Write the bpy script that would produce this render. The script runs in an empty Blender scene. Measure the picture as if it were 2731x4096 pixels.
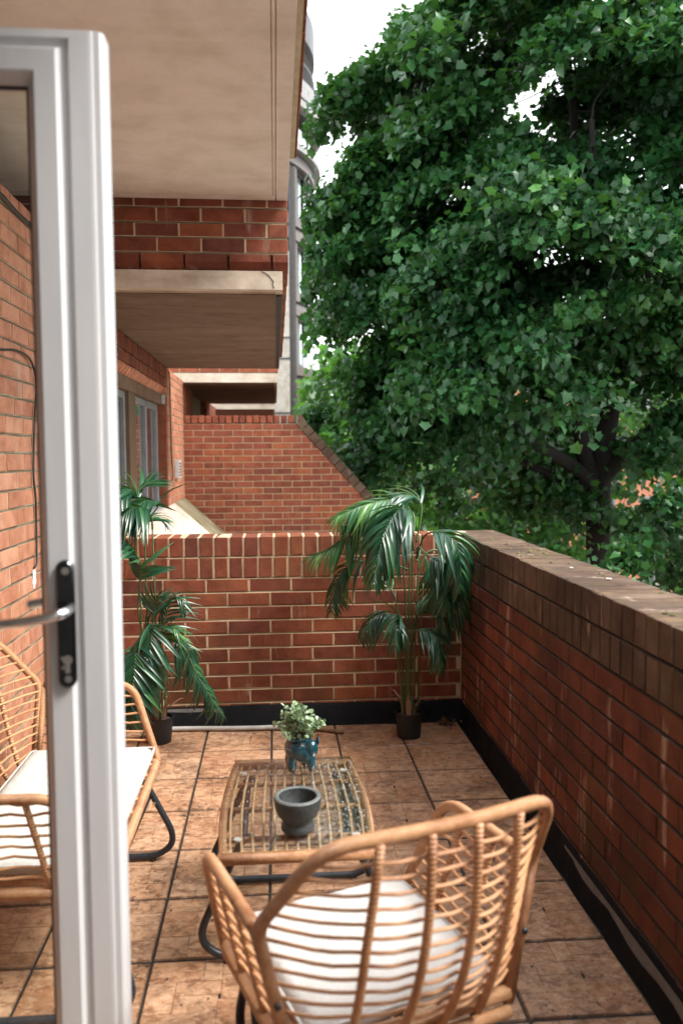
import bpy, bmesh, math, random
import numpy as np
from mathutils import Vector, Matrix, Euler
random.seed(7); rng = np.random.default_rng(11)
S = bpy.context.scene
COL = S.collection
R = math.radians

# ------------------------------------------------------------------ camera
CAM_H = 1.4505
_p, _y, _r = 0.0712862, 0.0798815, -0.0048511
_f = Vector((math.sin(_y)*math.cos(_p), math.cos(_y)*math.cos(_p), -math.sin(_p)))
_rt = Vector((math.cos(_y), -math.sin(_y), 0)); _up = _rt.cross(_f)
_c, _s = math.cos(_r), math.sin(_r)
_rt2 = _c*_rt + _s*_up; _up2 = _c*_up - _s*_rt
cam = bpy.data.cameras.new('camera'); camo = bpy.data.objects.new('camera', cam); COL.objects.link(camo)
m = Matrix.Identity(4)
for i in range(3):
    m[i][0] = _rt2[i]; m[i][1] = _up2[i]; m[i][2] = -_f[i]
m.translation = (0, 0, CAM_H)
camo.matrix_world = m
cam.sensor_fit = 'HORIZONTAL'; cam.sensor_width = 24.0; cam.lens = 3286.44/2731*24
cam.clip_start = 0.05; cam.clip_end = 800
cam.dof.use_dof = True; cam.dof.focus_distance = 3.9; cam.dof.aperture_fstop = 2.6
S.camera = camo

# ------------------------------------------------------------------ world, sun, exposure
SUN_EL, SUN_AZ = 50, 110       # azimuth measured from +Y towards +X
w = bpy.data.worlds.new('World'); S.world = w; w.use_nodes = True
nt = w.node_tree
for n in list(nt.nodes): nt.nodes.remove(n)
sky = nt.nodes.new('ShaderNodeTexSky'); sky.sky_type = 'NISHITA'; sky.sun_disc = False
sky.sun_elevation = R(SUN_EL); sky.sun_rotation = R(SUN_AZ); sky.air_density = 1.0; sky.dust_density = 1.0; sky.ozone_density = 1.0
hs = nt.nodes.new('ShaderNodeHueSaturation'); hs.inputs['Saturation'].default_value = 0.22; hs.inputs['Value'].default_value = 1.0
bg = nt.nodes.new('ShaderNodeBackground'); bg.inputs['Strength'].default_value = 0.115
wo = nt.nodes.new('ShaderNodeOutputWorld')
cl = nt.nodes.new('ShaderNodeMix'); cl.data_type = 'RGBA'; cl.inputs[0].default_value = 0.72; cl.inputs[7].default_value = (6.0, 6.15, 6.3, 1)   # even white cloud cover over the sky
nt.links.new(sky.outputs[0], hs.inputs['Color']); nt.links.new(hs.outputs[0], cl.inputs[6]); nt.links.new(cl.outputs[2], bg.inputs[0]); nt.links.new(bg.outputs[0], wo.inputs[0])
sl = bpy.data.lights.new('sun', 'SUN'); sl.energy = 1.5; sl.angle = R(22); sl.color = (1.0, 0.95, 0.88)
so = bpy.data.objects.new('sun', sl); COL.objects.link(so)
sd = Vector((math.sin(R(SUN_AZ))*math.cos(R(SUN_EL)), math.cos(R(SUN_AZ))*math.cos(R(SUN_EL)), math.sin(R(SUN_EL))))
so.rotation_euler = sd.to_track_quat('Z', 'Y').to_euler(); so.location = sd*30
S.view_settings.view_transform = 'Standard'; S.view_settings.look = 'None'
S.view_settings.exposure = 2.25; S.view_settings.gamma = 1.0; S.view_settings.use_curve_mapping = False
S.render.engine = 'CYCLES'
S.cycles.use_denoising = True; S.cycles.max_bounces = 10; S.cycles.diffuse_bounces = 5; S.cycles.glossy_bounces = 4
S.cycles.transmission_bounces = 6; S.cycles.transparent_max_bounces = 24; S.cycles.sample_clamp_indirect = 8
S.cycles.caustics_reflective = False; S.cycles.caustics_refractive = False

# ------------------------------------------------------------------ helpers: objects
W = {}
def tag(o, label=None, cat=None, group=None, kind=None):
    if label: o['label'] = label
    if cat: o['category'] = cat
    if group: o['group'] = group
    if kind: o['kind'] = kind
    return o
def empty(name, loc=(0, 0, 0), rz=0, label=None, cat=None, group=None):
    o = bpy.data.objects.new(name, None); COL.objects.link(o); o.empty_display_size = 0.1
    o.location = loc; o.rotation_euler = (0, 0, rz)
    W[o.name] = Matrix.Translation(loc) @ Matrix.Rotation(rz, 4, 'Z')
    return tag(o, label, cat, group, 'thing' if cat else None)
def link(o, parent=None, world=None, local=False):
    """world: matrix in world space. local: matrix is in the parent's space"""
    COL.objects.link(o)
    mt = world if world is not None else Matrix.Identity(4)
    o.matrix_basis = mt
    if parent is not None:
        o.parent = parent
        if local: W[o.name] = W[parent.name] @ mt
        else:
            o.matrix_parent_inverse = W[parent.name].inverted(); W[o.name] = mt.copy()
    else: W[o.name] = mt.copy()
    return o
def mesh_np(name, v, faces, mats=(), smooth=False, uv=None, tone=None):
    """v (N,3) array, faces list or (M,k) array; tone: per-vertex scalar"""
    me = bpy.data.meshes.new(name)
    if isinstance(faces, np.ndarray):
        v = np.asarray(v, np.float32); k = faces.shape[1]
        me.vertices.add(len(v)); me.vertices.foreach_set('co', v.ravel())
        me.loops.add(faces.size); me.loops.foreach_set('vertex_index', faces.ravel().astype(np.int32))
        me.polygons.add(len(faces)); me.polygons.foreach_set('loop_start', np.arange(0, faces.size, k, dtype=np.int32))
        me.update(calc_edges=True)
    else:
        me.from_pydata([tuple(p) for p in v], [], [tuple(f) for f in faces]); me.update()
    if smooth: me.polygons.foreach_set('use_smooth', np.ones(len(me.polygons), bool))
    if uv is not None:
        ul = me.uv_layers.new(name='UVMap')
        idx = np.empty(len(me.loops), np.int32); me.loops.foreach_get('vertex_index', idx)
        ul.data.foreach_set('uv', np.asarray(uv, np.float32)[idx].ravel())
    if tone is not None:
        a = me.attributes.new('tone', 'FLOAT', 'POINT'); a.data.foreach_set('value', np.asarray(tone, np.float32))
    for mm in mats: me.materials.append(mm)
    return me
def obj(name, me, parent=None, world=None, local=False):
    return link(bpy.data.objects.new(name, me), parent, world, local)
class MB:
    """collects geometry for ONE mesh object"""
    def __init__(s): s.v = []; s.f = []; s.uv = []
    def add(s, v, f, uv=None):
        o = len(s.v); s.v += [tuple(p) for p in v]; s.f += [tuple(i+o for i in q) for q in f]
        s.uv += list(uv) if uv is not None else [(p[0]+p[1], p[2]) for p in v]
        return s
    def box(s, x0, x1, y0, y1, z0, z1):
        v = [(x0,y0,z0),(x1,y0,z0),(x1,y1,z0),(x0,y1,z0),(x0,y0,z1),(x1,y0,z1),(x1,y1,z1),(x0,y1,z1)]
        return s.add(v, [(0,3,2,1),(4,5,6,7),(0,1,5,4),(1,2,6,5),(2,3,7,6),(3,0,4,7)])
    def tube(s, pts, r, n=8, closed=False, caps=True):
        v, f, uv = tube_geo(pts, r, n, closed, caps); return s.add(v, f, uv)
    def lathe(s, prof, n=28, c=(0,0,0)):
        v = []; f = []; k = len(prof)
        for i in range(n):
            a = 2*math.pi*i/n
            v += [(c[0]+p[0]*math.cos(a), c[1]+p[0]*math.sin(a), c[2]+p[1]) for p in prof]
        for i in range(n):
            for j in range(k-1):
                a, b = i*k+j, ((i+1) % n)*k+j
                f.append((a, b, b+1, a+1))
        return s.add(v, f)
    def build(s, name, mat, parent=None, world=None, local=False, smooth=False, bevel=0, sub=0):
        me = mesh_np(name, s.v, s.f, [mat] if not isinstance(mat, (list, tuple)) else mat, smooth, uv=s.uv)
        o = obj(name, me, parent, world, local)
        if bevel:
            b = o.modifiers.new('bevel', 'BEVEL'); b.width = bevel; b.segments = 2; b.limit_method = 'ANGLE'
        if sub:
            b = o.modifiers.new('sub', 'SUBSURF'); b.levels = sub; b.render_levels = sub
        return o
def catmull(pts, k=6, closed=False):
    P = [Vector(p) for p in pts]; n = len(P); out = []
    if n < 3 and not closed: return [P[0].lerp(P[-1], i/k) for i in range(k+1)]
    rngi = range(n if closed else n-1)
    for i in rngi:
        p1, p2 = P[i], P[(i+1) % n]
        p0 = P[(i-1) % n] if (closed or i > 0) else p1*2-p2
        p3 = P[(i+2) % n] if (closed or i < n-2) else p2*2-p1
        for j in range(k):
            t = j/k
            out.append(0.5*((2*p1)+(p2-p0)*t+(2*p0-5*p1+4*p2-p3)*t*t+(3*p1-p0-3*p2+p3)*t**3))
    if not closed: out.append(P[-1])
    return out
def rounded(pts, rad, k=5):
    """polyline with rounded corners"""
    P = [Vector(p) for p in pts]; out = [P[0]]
    for i in range(1, len(P)-1):
        a, b, c = P[i-1], P[i], P[i+1]
        rr = rad[i] if isinstance(rad, dict) and i in rad else (rad if not isinstance(rad, dict) else 0.02)
        d1 = min(rr, (a-b).length*0.49); d2 = min(rr, (c-b).length*0.49)
        s0 = b+(a-b).normalized()*d1; s1 = b+(c-b).normalized()*d2
        for j in range(k+1):
            t = j/k; out.append((1-t)**2*s0+2*t*(1-t)*b+t*t*s1)
    out.append(P[-1]); return out
def tube_geo(pts, r, n=8, closed=False, caps=True):
    P = [Vector(p) for p in pts]; m_ = len(P)
    rs = r if isinstance(r, (list, tuple)) else [r]*m_
    v = []; f = []; uv = []; L = 0
    t0 = (P[1]-P[0]).normalized()
    ref = Vector((0,0,1)) if abs(t0.z) < 0.9 else Vector((1,0,0))
    nrm = (ref-t0*ref.dot(t0)).normalized()
    for i in range(m_):
        a = P[i-1] if (i > 0 or closed) else P[i]; b = P[(i+1) % m_] if (i < m_-1 or closed) else P[i]
        t = (b-a); t = t.normalized() if t.length > 1e-9 else t0
        nrm = (nrm-t*nrm.dot(t)); nrm = nrm.normalized() if nrm.length > 1e-9 else t.orthogonal().normalized()
        bi = t.cross(nrm)
        if i > 0: L += (P[i]-P[i-1]).length
        for j in range(n):
            an = 2*math.pi*j/n
            v.append(P[i]+(nrm*math.cos(an)+bi*math.sin(an))*rs[i]); uv.append((L, j/n))
    for i in range(m_ if closed else m_-1):
        for j in range(n):
            a, b = i*n+j, i*n+(j+1) % n; c, d = ((i+1) % m_)*n+(j+1) % n, ((i+1) % m_)*n+j
            f.append((a, b, c, d))
    if caps and not closed:
        f.append(tuple(reversed(range(n)))); f.append(tuple((m_-1)*n+j for j in range(n)))
    return v, f, uv

# ------------------------------------------------------------------ helpers: materials
def new_mat(name):
    mt = bpy.data.materials.new(name); mt.use_nodes = True; t = mt.node_tree
    b = t.nodes['Principled BSDF']
    return mt, t, b
class N:
    """tiny node-graph helper"""
    def __init__(s, t): s.t = t
    def n(s, typ, **kw):
        x = s.t.nodes.new(typ)
        for k, v in kw.items():
            if k in x.inputs.keys() if isinstance(k, str) else False: x.inputs[k].default_value = v
            else: setattr(x, k, v)
        return x
    def l(s, a, b): s.t.links.new(a, b)
    def coord(s, kind='Object', scale=(1,1,1)):
        if kind == 'World': o = s.t.nodes.new('ShaderNodeNewGeometry').outputs['Position']
        elif kind == 'UV': o = s.t.nodes.new('ShaderNodeTexCoord').outputs['UV']
        else: o = s.t.nodes.new('ShaderNodeTexCoord').outputs[kind]
        mp = s.t.nodes.new('ShaderNodeMapping'); mp.inputs['Scale'].default_value = scale; s.l(o, mp.inputs['Vector']); return mp.outputs[0]
    def shift(s, vec, by):
        """offset coordinates per object by its random number"""
        oi = s.t.nodes.new('ShaderNodeObjectInfo'); mu = s.t.nodes.new('ShaderNodeMath'); mu.operation = 'MULTIPLY'; mu.inputs[1].default_value = by
        s.l(oi.outputs['Random'], mu.inputs[0]); ad = s.t.nodes.new('ShaderNodeVectorMath'); ad.operation = 'ADD'
        s.l(vec, ad.inputs[0]); s.l(mu.outputs[0], ad.inputs[1]); return ad.outputs[0]
    def noise(s, vec, scale=5, detail=5, rough=0.6, dist=0):
        x = s.t.nodes.new('ShaderNodeTexNoise'); x.inputs['Scale'].default_value = scale; x.inputs['Detail'].default_value = detail
        x.inputs['Roughness'].default_value = rough; x.inputs['Distortion'].default_value = dist
        if vec is not None: s.l(vec, x.inputs['Vector'])
        return x.outputs['Fac']
    def ramp(s, fac, stops, interp='LINEAR'):
        x = s.t.nodes.new('ShaderNodeValToRGB'); x.color_ramp.interpolation = interp
        e = x.color_ramp.elements
        while len(e) > 1: e.remove(e[0])
        e[0].position = stops[0][0]; e[0].color = c4(stops[0][1])
        for p, c in stops[1:]:
            q = e.new(p); q.color = c4(c)
        s.l(fac, x.inputs['Fac']); return x.outputs['Color']
    def mix(s, a, b, fac, mode='MIX'):
        x = s.t.nodes.new('ShaderNodeMix'); x.data_type = 'RGBA'; x.blend_type = mode
        for val, k in ((a, 6), (b, 7)):
            if isinstance(val, (tuple, list)): x.inputs[k].default_value = c4(val)
            else: s.l(val, x.inputs[k])
        if isinstance(fac, (int, float)): x.inputs[0].default_value = fac
        else: s.l(fac, x.inputs[0])
        return x.outputs[2]
    def math(s, op, a, b=0.0, clamp=False):
        x = s.t.nodes.new('ShaderNodeMath'); x.operation = op; x.use_clamp = clamp
        for val, k in ((a, 0), (b, 1)):
            if isinstance(val, (int, float)): x.inputs[k].default_value = val
            else: s.l(val, x.inputs[k])
        return x.outputs[0]
    def bump(s, h, dist=0.002, strength=0.6):
        x = s.t.nodes.new('ShaderNodeBump'); x.inputs['Distance'].default_value = dist; x.inputs['Strength'].default_value = strength
        s.l(h, x.inputs['Height']); return x.outputs[0]
    def rnd(s): return s.t.nodes.new('ShaderNodeObjectInfo').outputs['Random']
    def attr(s, name):
        x = s.t.nodes.new('ShaderNodeAttribute'); x.attribute_name = name; return x.outputs['Fac']
def c4(c): return (c[0], c[1], c[2], 1.0) if len(c) == 3 else tuple(c)

def simple(name, c1, c2=None, rough=0.6, scale=10, bump=0, bscale=80, coord='Object', metal=0, spec=0.5, stretch=(1,1,1), rough2=None, shift=0, coat=0):
    mt, t, b = new_mat(name); k = N(t)
    vec = k.coord(coord, stretch)
    if shift: vec = k.shift(vec, shift)
    nz = k.noise(vec, scale, 6)
    col = k.ramp(nz, [(0.3, c1), (0.7, c2 or c1)])
    k.l(col, b.inputs['Base Color'])
    if rough2 is not None:
        x = k.ramp(k.noise(vec, scale*0.7, 4), [(0.35, (rough,)*3), (0.65, (rough2,)*3)]); k.l(x, b.inputs['Roughness'])
    else: b.inputs['Roughness'].default_value = rough
    b.inputs['Metallic'].default_value = metal; b.inputs['Specular IOR Level'].default_value = spec
    b.inputs['Coat Weight'].default_value = coat
    if bump: k.l(k.bump(k.noise(vec, bscale, 5, 0.7), bump), b.inputs['Normal'])
    return mt

def brick_mat(name, cols, stain=0.0, moss=0.0, white=0.0, dark=0.0):
    mt, t, b = new_mat(name); k = N(t)
    ob = k.shift(k.coord('Object'), 37.0)
    base = k.ramp(k.rnd(), [(i/(len(cols)-1), c) for i, c in enumerate(cols)])
    n1 = k.noise(ob, 9, 5, 0.65)
    base = k.mix(base, k.mix(base, (0.62, 0.5, 0.45), 1.0, 'MULTIPLY'), k.ramp(n1, [(0.42, (0,0,0)), (0.68, (1,1,1))]))
    sp = k.noise(ob, 170, 3, 0.7)
    base = k.mix(base, (0.05, 0.02, 0.014), k.math('MULTIPLY', k.ramp(sp, [(0.62, (0,0,0)), (0.72, (1,1,1))]), 0.55))
    base = k.mix(base, (0.42, 0.23, 0.14), k.math('MULTIPLY', k.ramp(sp, [(0.30, (1,1,1)), (0.40, (0,0,0))]), 0.35))
    wv = k.coord('World')
    if dark:
        nd = k.noise(k.coord('World', (1, 1, 0.7)), 2.2, 5, 0.6)
        base = k.mix(base, (0.022, 0.010, 0.006), k.math('MULTIPLY', k.ramp(nd, [(0.38, (0,0,0)), (0.66, (1,1,1))]), dark))
    if moss:
        nm = k.noise(k.coord('World', (1, 1, 0.5)), 3.1, 6, 0.7)
        base = k.mix(base, (0.075, 0.052, 0.016), k.math('MULTIPLY', k.ramp(nm, [(0.5, (0,0,0)), (0.68, (1,1,1))]), moss))
    if white:
        nw = k.noise(k.coord('World', (7, 7, 1.3)), 1.6, 5, 0.65)
        base = k.mix(base, (0.50, 0.38, 0.30), k.math('MULTIPLY', k.ramp(nw, [(0.60, (0,0,0)), (0.74, (1,1,1))]), white))
    k.l(base, b.inputs['Base Color'])
    b.inputs['Roughness'].default_value = 0.82; b.inputs['Specular IOR Level'].default_value = 0.3
    hgt = k.math('ADD', k.noise(ob, 120, 4, 0.75), k.math('MULTIPLY', k.noise(ob, 18, 3), 0.8))
    k.l(k.bump(hgt, 0.0022, 0.8), b.inputs['Normal'])
    return mt
REDS = [(0.29,0.085,0.043),(0.24,0.068,0.037),(0.31,0.095,0.046),(0.22,0.063,0.037),(0.27,0.078,0.041),(0.35,0.108,0.047),(0.185,0.056,0.037),(0.28,0.080,0.042)]
WARM = [(0.47,0.200,0.112),(0.51,0.230,0.138),(0.43,0.178,0.110),(0.49,0.205,0.118),(0.53,0.250,0.158)]
DEEP = [(0.215,0.064,0.034),(0.15,0.046,0.028),(0.25,0.076,0.038),(0.12,0.039,0.026),(0.19,0.056,0.032)]
M = {}
M['brick'] = brick_mat('brick_red', REDS, moss=0.55, white=0.45, dark=0.45)
M['brick_warm'] = brick_mat('brick_orange', WARM, white=0.5)
M['brick_damp'] = brick_mat('brick_damp', DEEP, moss=0.6, white=0.95, dark=0.6)
M['brick_far'] = brick_mat('brick_far', REDS, white=0.2, dark=0.15)
M['brick_cope'] = brick_mat('brick_coping', [(0.135,0.090,0.062),(0.16,0.11,0.078),(0.115,0.075,0.050),(0.15,0.097,0.068)], moss=0.6, white=0.7, dark=0.7)
M['mortar'] = simple('mortar_cream', (0.36,0.265,0.16), (0.48,0.375,0.245), 0.9, 14, 0.003, 160, 'World')
M['mortar_old'] = simple('mortar_stain_shade', (0.010,0.008,0.006), (0.16,0.095,0.045), 0.9, 7, 0.003, 160, 'World')  # stains plus deep joint shadow, both in the colour
M['mortar_pale'] = simple('mortar_pale', (0.44,0.34,0.215), (0.60,0.485,0.335), 0.9, 14, 0.003, 160, 'World')
M['mortar_bed'] = simple('mortar_dirt_shade', (0.07,0.05,0.032), (0.30,0.22,0.14), 0.9, 9, 0.003, 160, 'World')  # dirt plus the shadow in the bed joints, both in the colour
M['bitumen'] = simple('bitumen_felt', (0.0016,0.0019,0.0024), (0.0045,0.005,0.006), 0.65, 12, 0.003, 60, 'World', rough2=0.8, spec=0.15)
def tile_mat():
    mt, t, b = new_mat('terracotta_tile'); k = N(t)
    ob = k.shift(k.coord('Object', (1, 1.25, 1)), 21.0)
    base = k.ramp(k.attr('tone'), [(0, (0.15,0.075,0.036)), (0.12, (0.18,0.09,0.045)), (0.2, (0.44,0.225,0.120)), (0.4, (0.50,0.290,0.168)), (0.6, (0.45,0.245,0.134)), (0.8, (0.54,0.335,0.206)), (1, (0.48,0.280,0.166))])
    rn = k.ramp(k.rnd(), [(0, (0.66,0.62,0.58)), (0.3, (0.95,0.92,0.90)), (0.6, (1.05,1.08,1.10)), (0.8, (0.85,0.80,0.76)), (1, (1.22,1.24,1.24))]); base = k.mix(base, rn, 1.0, 'MULTIPLY')
    n1 = k.noise(ob, 22, 8, 0.78, 0.5)
    base = k.mix(base, (0.16,0.066,0.030), k.math('MULTIPLY', k.ramp(n1, [(0.45,(0,0,0)),(0.60,(1,1,1))]), 0.85))
    n2 = k.noise(k.shift(k.coord('Object', (1, 1.6, 1)), 5.0), 34, 6, 0.8)
    base = k.mix(base, (0.62,0.44,0.30), k.math('MULTIPLY', k.ramp(n2, [(0.50,(0,0,0)),(0.66,(1,1,1))]), 0.65))
    wn = k.noise(k.coord('World'), 2.6, 6, 0.7, 0.4)
    base = k.mix(base, (0.035,0.022,0.014), k.math('MULTIPLY', k.ramp(wn, [(0.50,(0,0,0)),(0.72,(1,1,1))]), 0.8))
    sp = k.noise(k.coord('World'), 60, 4, 0.75)
    base = k.mix(base, (0.03,0.02,0.014), k.math('MULTIPLY', k.ramp(sp, [(0.64,(0,0,0)),(0.71,(1,1,1))]), 0.85))
    msk = k.ramp(k.noise(k.coord('World'), 3.7, 4, 0.6), [(0.52,(0,0,0)),(0.62,(1,1,1))])
    base = k.mix(base, (0.018,0.013,0.010), k.math('MULTIPLY', k.math('MULTIPLY', k.ramp(k.noise(k.coord('World'), 38, 5, 0.8), [(0.53,(0,0,0)),(0.60,(1,1,1))]), msk), 0.9))
    k.l(base, b.inputs['Base Color'])
    k.l(k.ramp(k.noise(k.coord('World'), 3.2, 5, 0.6), [(0.38, (0.30,)*3), (0.62, (0.62,)*3)]), b.inputs['Roughness'])
    k.l(k.bump(k.math('ADD', n1, k.noise(ob, 70, 4, 0.7)), 0.0016, 0.7), b.inputs['Normal'])
    return mt
M['tile'] = tile_mat()
M['grout'] = simple('grout_and_joint_shade', (0.012,0.011,0.010), (0.035,0.03,0.025), 0.75, 20, 0.002, 90, 'World')  # floor grout; also the shadow colour of the street-side bed joints
def concrete(name, c1, c2, c3, str_=(2.2, 0.35, 1), blot=(0.72,0.66,0.60)):
    mt, t, b = new_mat(name); k = N(t)
    v = k.coord('World', str_); v2 = k.coord('World')
    base = k.ramp(k.noise(v, 2.4, 7, 0.62, 0.5), [(0.30, c1), (0.52, c2), (0.72, c3)])
    base = k.mix(base, k.mix(base, blot, 1.0, 'MULTIPLY'), k.ramp(k.noise(v2, 5.5, 6, 0.65), [(0.45,(0,0,0)),(0.72,(1,1,1))]))
    sp = k.noise(v2, 130, 3, 0.6)
    base = k.mix(base, k.mix(base, (0.5,0.45,0.4), 1.0, 'MULTIPLY'), k.ramp(sp, [(0.68,(0,0,0)),(0.74,(1,1,1))]))
    k.l(base, b.inputs['Base Color']); b.inputs['Roughness'].default_value = 0.85; b.inputs['Specular IOR Level'].default_value = 0.25
    k.l(k.bump(k.math('ADD', k.noise(v2, 60, 5, 0.7), k.noise(v, 6, 3)), 0.002, 0.4), b.inputs['Normal'])
    return mt
M['soffit'] = concrete('soffit_concrete', (0.78,0.76,0.69), (0.85,0.83,0.77), (0.88,0.87,0.82), (0.5, 2.4, 1), (0.84,0.82,0.78))
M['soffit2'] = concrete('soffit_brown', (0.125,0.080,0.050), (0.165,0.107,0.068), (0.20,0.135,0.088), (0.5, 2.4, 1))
M['beam'] = concrete('beam_concrete', (0.42,0.36,0.28), (0.56,0.49,0.40), (0.66,0.58,0.48), (1.5, 1.5, 4))
M['slope'] = concrete('sloped_concrete', (0.50,0.38,0.31), (0.62,0.50,0.42), (0.68,0.58,0.50), (2, 0.6, 1))
M['slope_moss'] = concrete('mossy_concrete', (0.13,0.115,0.065), (0.22,0.19,0.12), (0.34,0.29,0.20), (2, 2, 2))
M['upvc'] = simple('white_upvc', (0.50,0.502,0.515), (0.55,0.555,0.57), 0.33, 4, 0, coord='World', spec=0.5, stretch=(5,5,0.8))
M['chrome'] = simple('polished_chrome', (0.62,0.63,0.65), (0.66,0.67,0.68), 0.07, 30, metal=1.0)
M['chrome_dark'] = simple('chrome_dark_reflection', (0.05,0.052,0.058), (0.08,0.08,0.085), 0.12, 30, metal=1.0)  # reflection of a dark room put into the plate's colour
M['steel'] = simple('screw_steel', (0.55,0.55,0.52), (0.65,0.64,0.6), 0.3, 30, metal=1.0)
def glass_mat(name, tint=(0.96,0.99,0.98), refl=1.0, rough=0.0, wet=False):
    mt = bpy.data.materials.new(name); mt.use_nodes = True; t = mt.node_tree
    for n in list(t.nodes): t.nodes.remove(n)
    o = t.nodes.new('ShaderNodeOutputMaterial'); mx = t.nodes.new('ShaderNodeMixShader'); tr = t.nodes.new('ShaderNodeBsdfTransparent'); gl = t.nodes.new('ShaderNodeBsdfGlossy')
    fr = t.nodes.new('ShaderNodeFresnel'); fr.inputs['IOR'].default_value = 1.5
    mu = t.nodes.new('ShaderNodeMath'); mu.operation = 'MULTIPLY'; mu.inputs[1].default_value = refl
    tr.inputs['Color'].default_value = c4(tint); gl.inputs['Roughness'].default_value = rough
    ge = t.nodes.new('ShaderNodeNewGeometry'); iv = t.nodes.new('ShaderNodeMath'); iv.operation = 'SUBTRACT'; iv.inputs[0].default_value = 1.0; t.links.new(ge.outputs['Backfacing'], iv.inputs[1])
    m2 = t.nodes.new('ShaderNodeMath'); m2.operation = 'MULTIPLY'; t.links.new(mu.outputs[0], m2.inputs[0]); t.links.new(iv.outputs[0], m2.inputs[1])
    t.links.new(fr.outputs[0], mu.inputs[0]); t.links.new(m2.outputs[0], mx.inputs[0]); t.links.new(tr.outputs[0], mx.inputs[1]); t.links.new(gl.outputs[0], mx.inputs[2]); t.links.new(mx.outputs[0], o.inputs[0])
    if wet:
        k = N(t); h = k.math('ADD', k.noise(k.coord('World'), 55, 4, .6), k.math('MULTIPLY', k.noise(k.coord('World'), 14, 3), 1.5)); bn = k.bump(h, .0022, .7); k.l(bn, gl.inputs['Normal']); k.l(bn, fr.inputs['Normal'])
    return mt
M['glass'] = glass_mat('clear_glass'); M['glass_table'] = glass_mat('table_glass', (0.97,0.99,0.985), 4.0, 0.03, True)
def window_mat(name, c1, c2, stretch):
    mt, t, b = new_mat(name); k = N(t)
    k.l(k.ramp(k.noise(k.coord('World', stretch), 3, 4), [(0.35, c1), (0.65, c2)]), b.inputs['Base Color'])
    b.inputs['Roughness'].default_value = 0.06; b.inputs['Specular IOR Level'].default_value = 0.9; b.inputs['Coat Weight'].default_value = 0.5
    return mt
M['pane_dark'] = window_mat('window_pane', (0.03,0.035,0.04), (0.10,0.11,0.11), (1, 4, 0.6))
M['pane_tower'] = window_mat('tower_pane', (0.05,0.08,0.08), (0.20,0.26,0.25), (6, 6, 0.3))
def rattan_mat(name, wrap):
    mt, t, b = new_mat(name); k = N(t)
    base = k.ramp(k.noise(k.shift(k.coord('UV', (14, 3, 1)), 9.0), 4, 6, 0.7), [(0.25, (0.42,0.185,0.082)), (0.5, (0.57,0.300,0.150)), (0.75, (0.68,0.415,0.235))])
    base = k.mix(base, k.mix(base, (0.55,0.42,0.36), 1.0, 'MULTIPLY'), k.ramp(k.noise(k.coord('World'), 9, 5, 0.7), [(0.5,(0,0,0)),(0.72,(1,1,1))]))
    if wrap:
        wv = t.nodes.new('ShaderNodeTexWave'); wv.wave_type = 'BANDS'; wv.bands_direction = 'X'; wv.wave_profile = 'SIN'
        wv.inputs['Scale'].default_value = 1.0; wv.inputs['Distortion'].default_value = 0.6; wv.inputs['Detail'].default_value = 1.0; wv.inputs['Detail Scale'].default_value = 1.5
        k.l(k.coord('UV', (wrap, 0.6, 1)), wv.inputs['Vector'])
        h = k.math('POWER', wv.outputs['Fac'], 0.5)
        base = k.mix(base, k.mix(base, (0.45,0.33,0.26), 1.0, 'MULTIPLY'), k.ramp(wv.outputs['Fac'], [(0.02,(1,1,1)),(0.22,(0,0,0))]))
        k.l(k.bump(h, 0.0022, 0.8), b.inputs['Normal'])
    else: k.l(k.bump(k.noise(k.coord('UV', (60, 12, 1)), 4, 4), 0.001, 0.5), b.inputs['Normal'])
    k.l(base, b.inputs['Base Color']); b.inputs['Roughness'].default_value = 0.42; b.inputs['Specular IOR Level'].default_value = 0.5
    return mt
M['rattan'] = rattan_mat('rattan_rod', 0); M['wrap'] = rattan_mat('rattan_wrapped', 62.0); M['rib'] = rattan_mat('rattan_rib', 34.0)
M['rattan_sheen'] = simple('rattan_strand_sheen', (0.55,0.33,0.17), (0.72,0.50,0.31), 0.35, 30)  # pale sheen of the wet glass put into the strand colour
M['cushion'] = simple('cushion_fabric', (0.47,0.455,0.435), (0.55,0.54,0.52), 0.9, 5, 0.014, 10, 'World')
M['black_metal'] = simple('black_steel_tube', (0.014,0.018,0.024), (0.026,0.030,0.038), 0.38, 40, 0.0004, 200)
M['pot'] = simple('black_plastic', (0.006,0.007,0.009), (0.011,0.012,0.014), 0.45, 20, 0.0006, 70)
M['soil'] = simple('soil', (0.02,0.014,0.010), (0.05,0.035,0.025), 0.95, 60, 0.004, 90)
def leaf_mat(name, lo, hi, trans, rough=0.42, tcol=None, spec=0.5, use_attr=True, top=None):
    mt = bpy.data.materials.new(name); mt.use_nodes = True; t = mt.node_tree; k = N(t); b = t.nodes['Principled BSDF']
    o = [n for n in t.nodes if n.type == 'OUTPUT_MATERIAL'][0]
    f = k.attr('tone') if use_attr else k.rnd()
    base = k.ramp(f, [(0, lo), (0.75, hi), (1, top or (hi[0]*2.1, hi[1]*1.55, hi[2]*1.1))])
    k.l(base, b.inputs['Base Color']); b.inputs['Roughness'].default_value = rough; b.inputs['Specular IOR Level'].default_value = spec
    tl = t.nodes.new('ShaderNodeBsdfTranslucent'); mx = t.nodes.new('ShaderNodeMixShader'); mx.inputs[0].default_value = trans
    tc = k.mix(base, tcol or (0.30,0.75,0.06), 0.35); k.l(tc, tl.inputs['Color'])
    k.l(b.outputs[0], mx.inputs[1]); k.l(tl.outputs[0], mx.inputs[2]); k.l(mx.outputs[0], o.inputs[0])
    return mt
M['leaf'] = leaf_mat('plane_leaf', (0.005,0.030,0.012), (0.028,0.112,0.032), 0.15, 0.42, spec=0.34)
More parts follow.
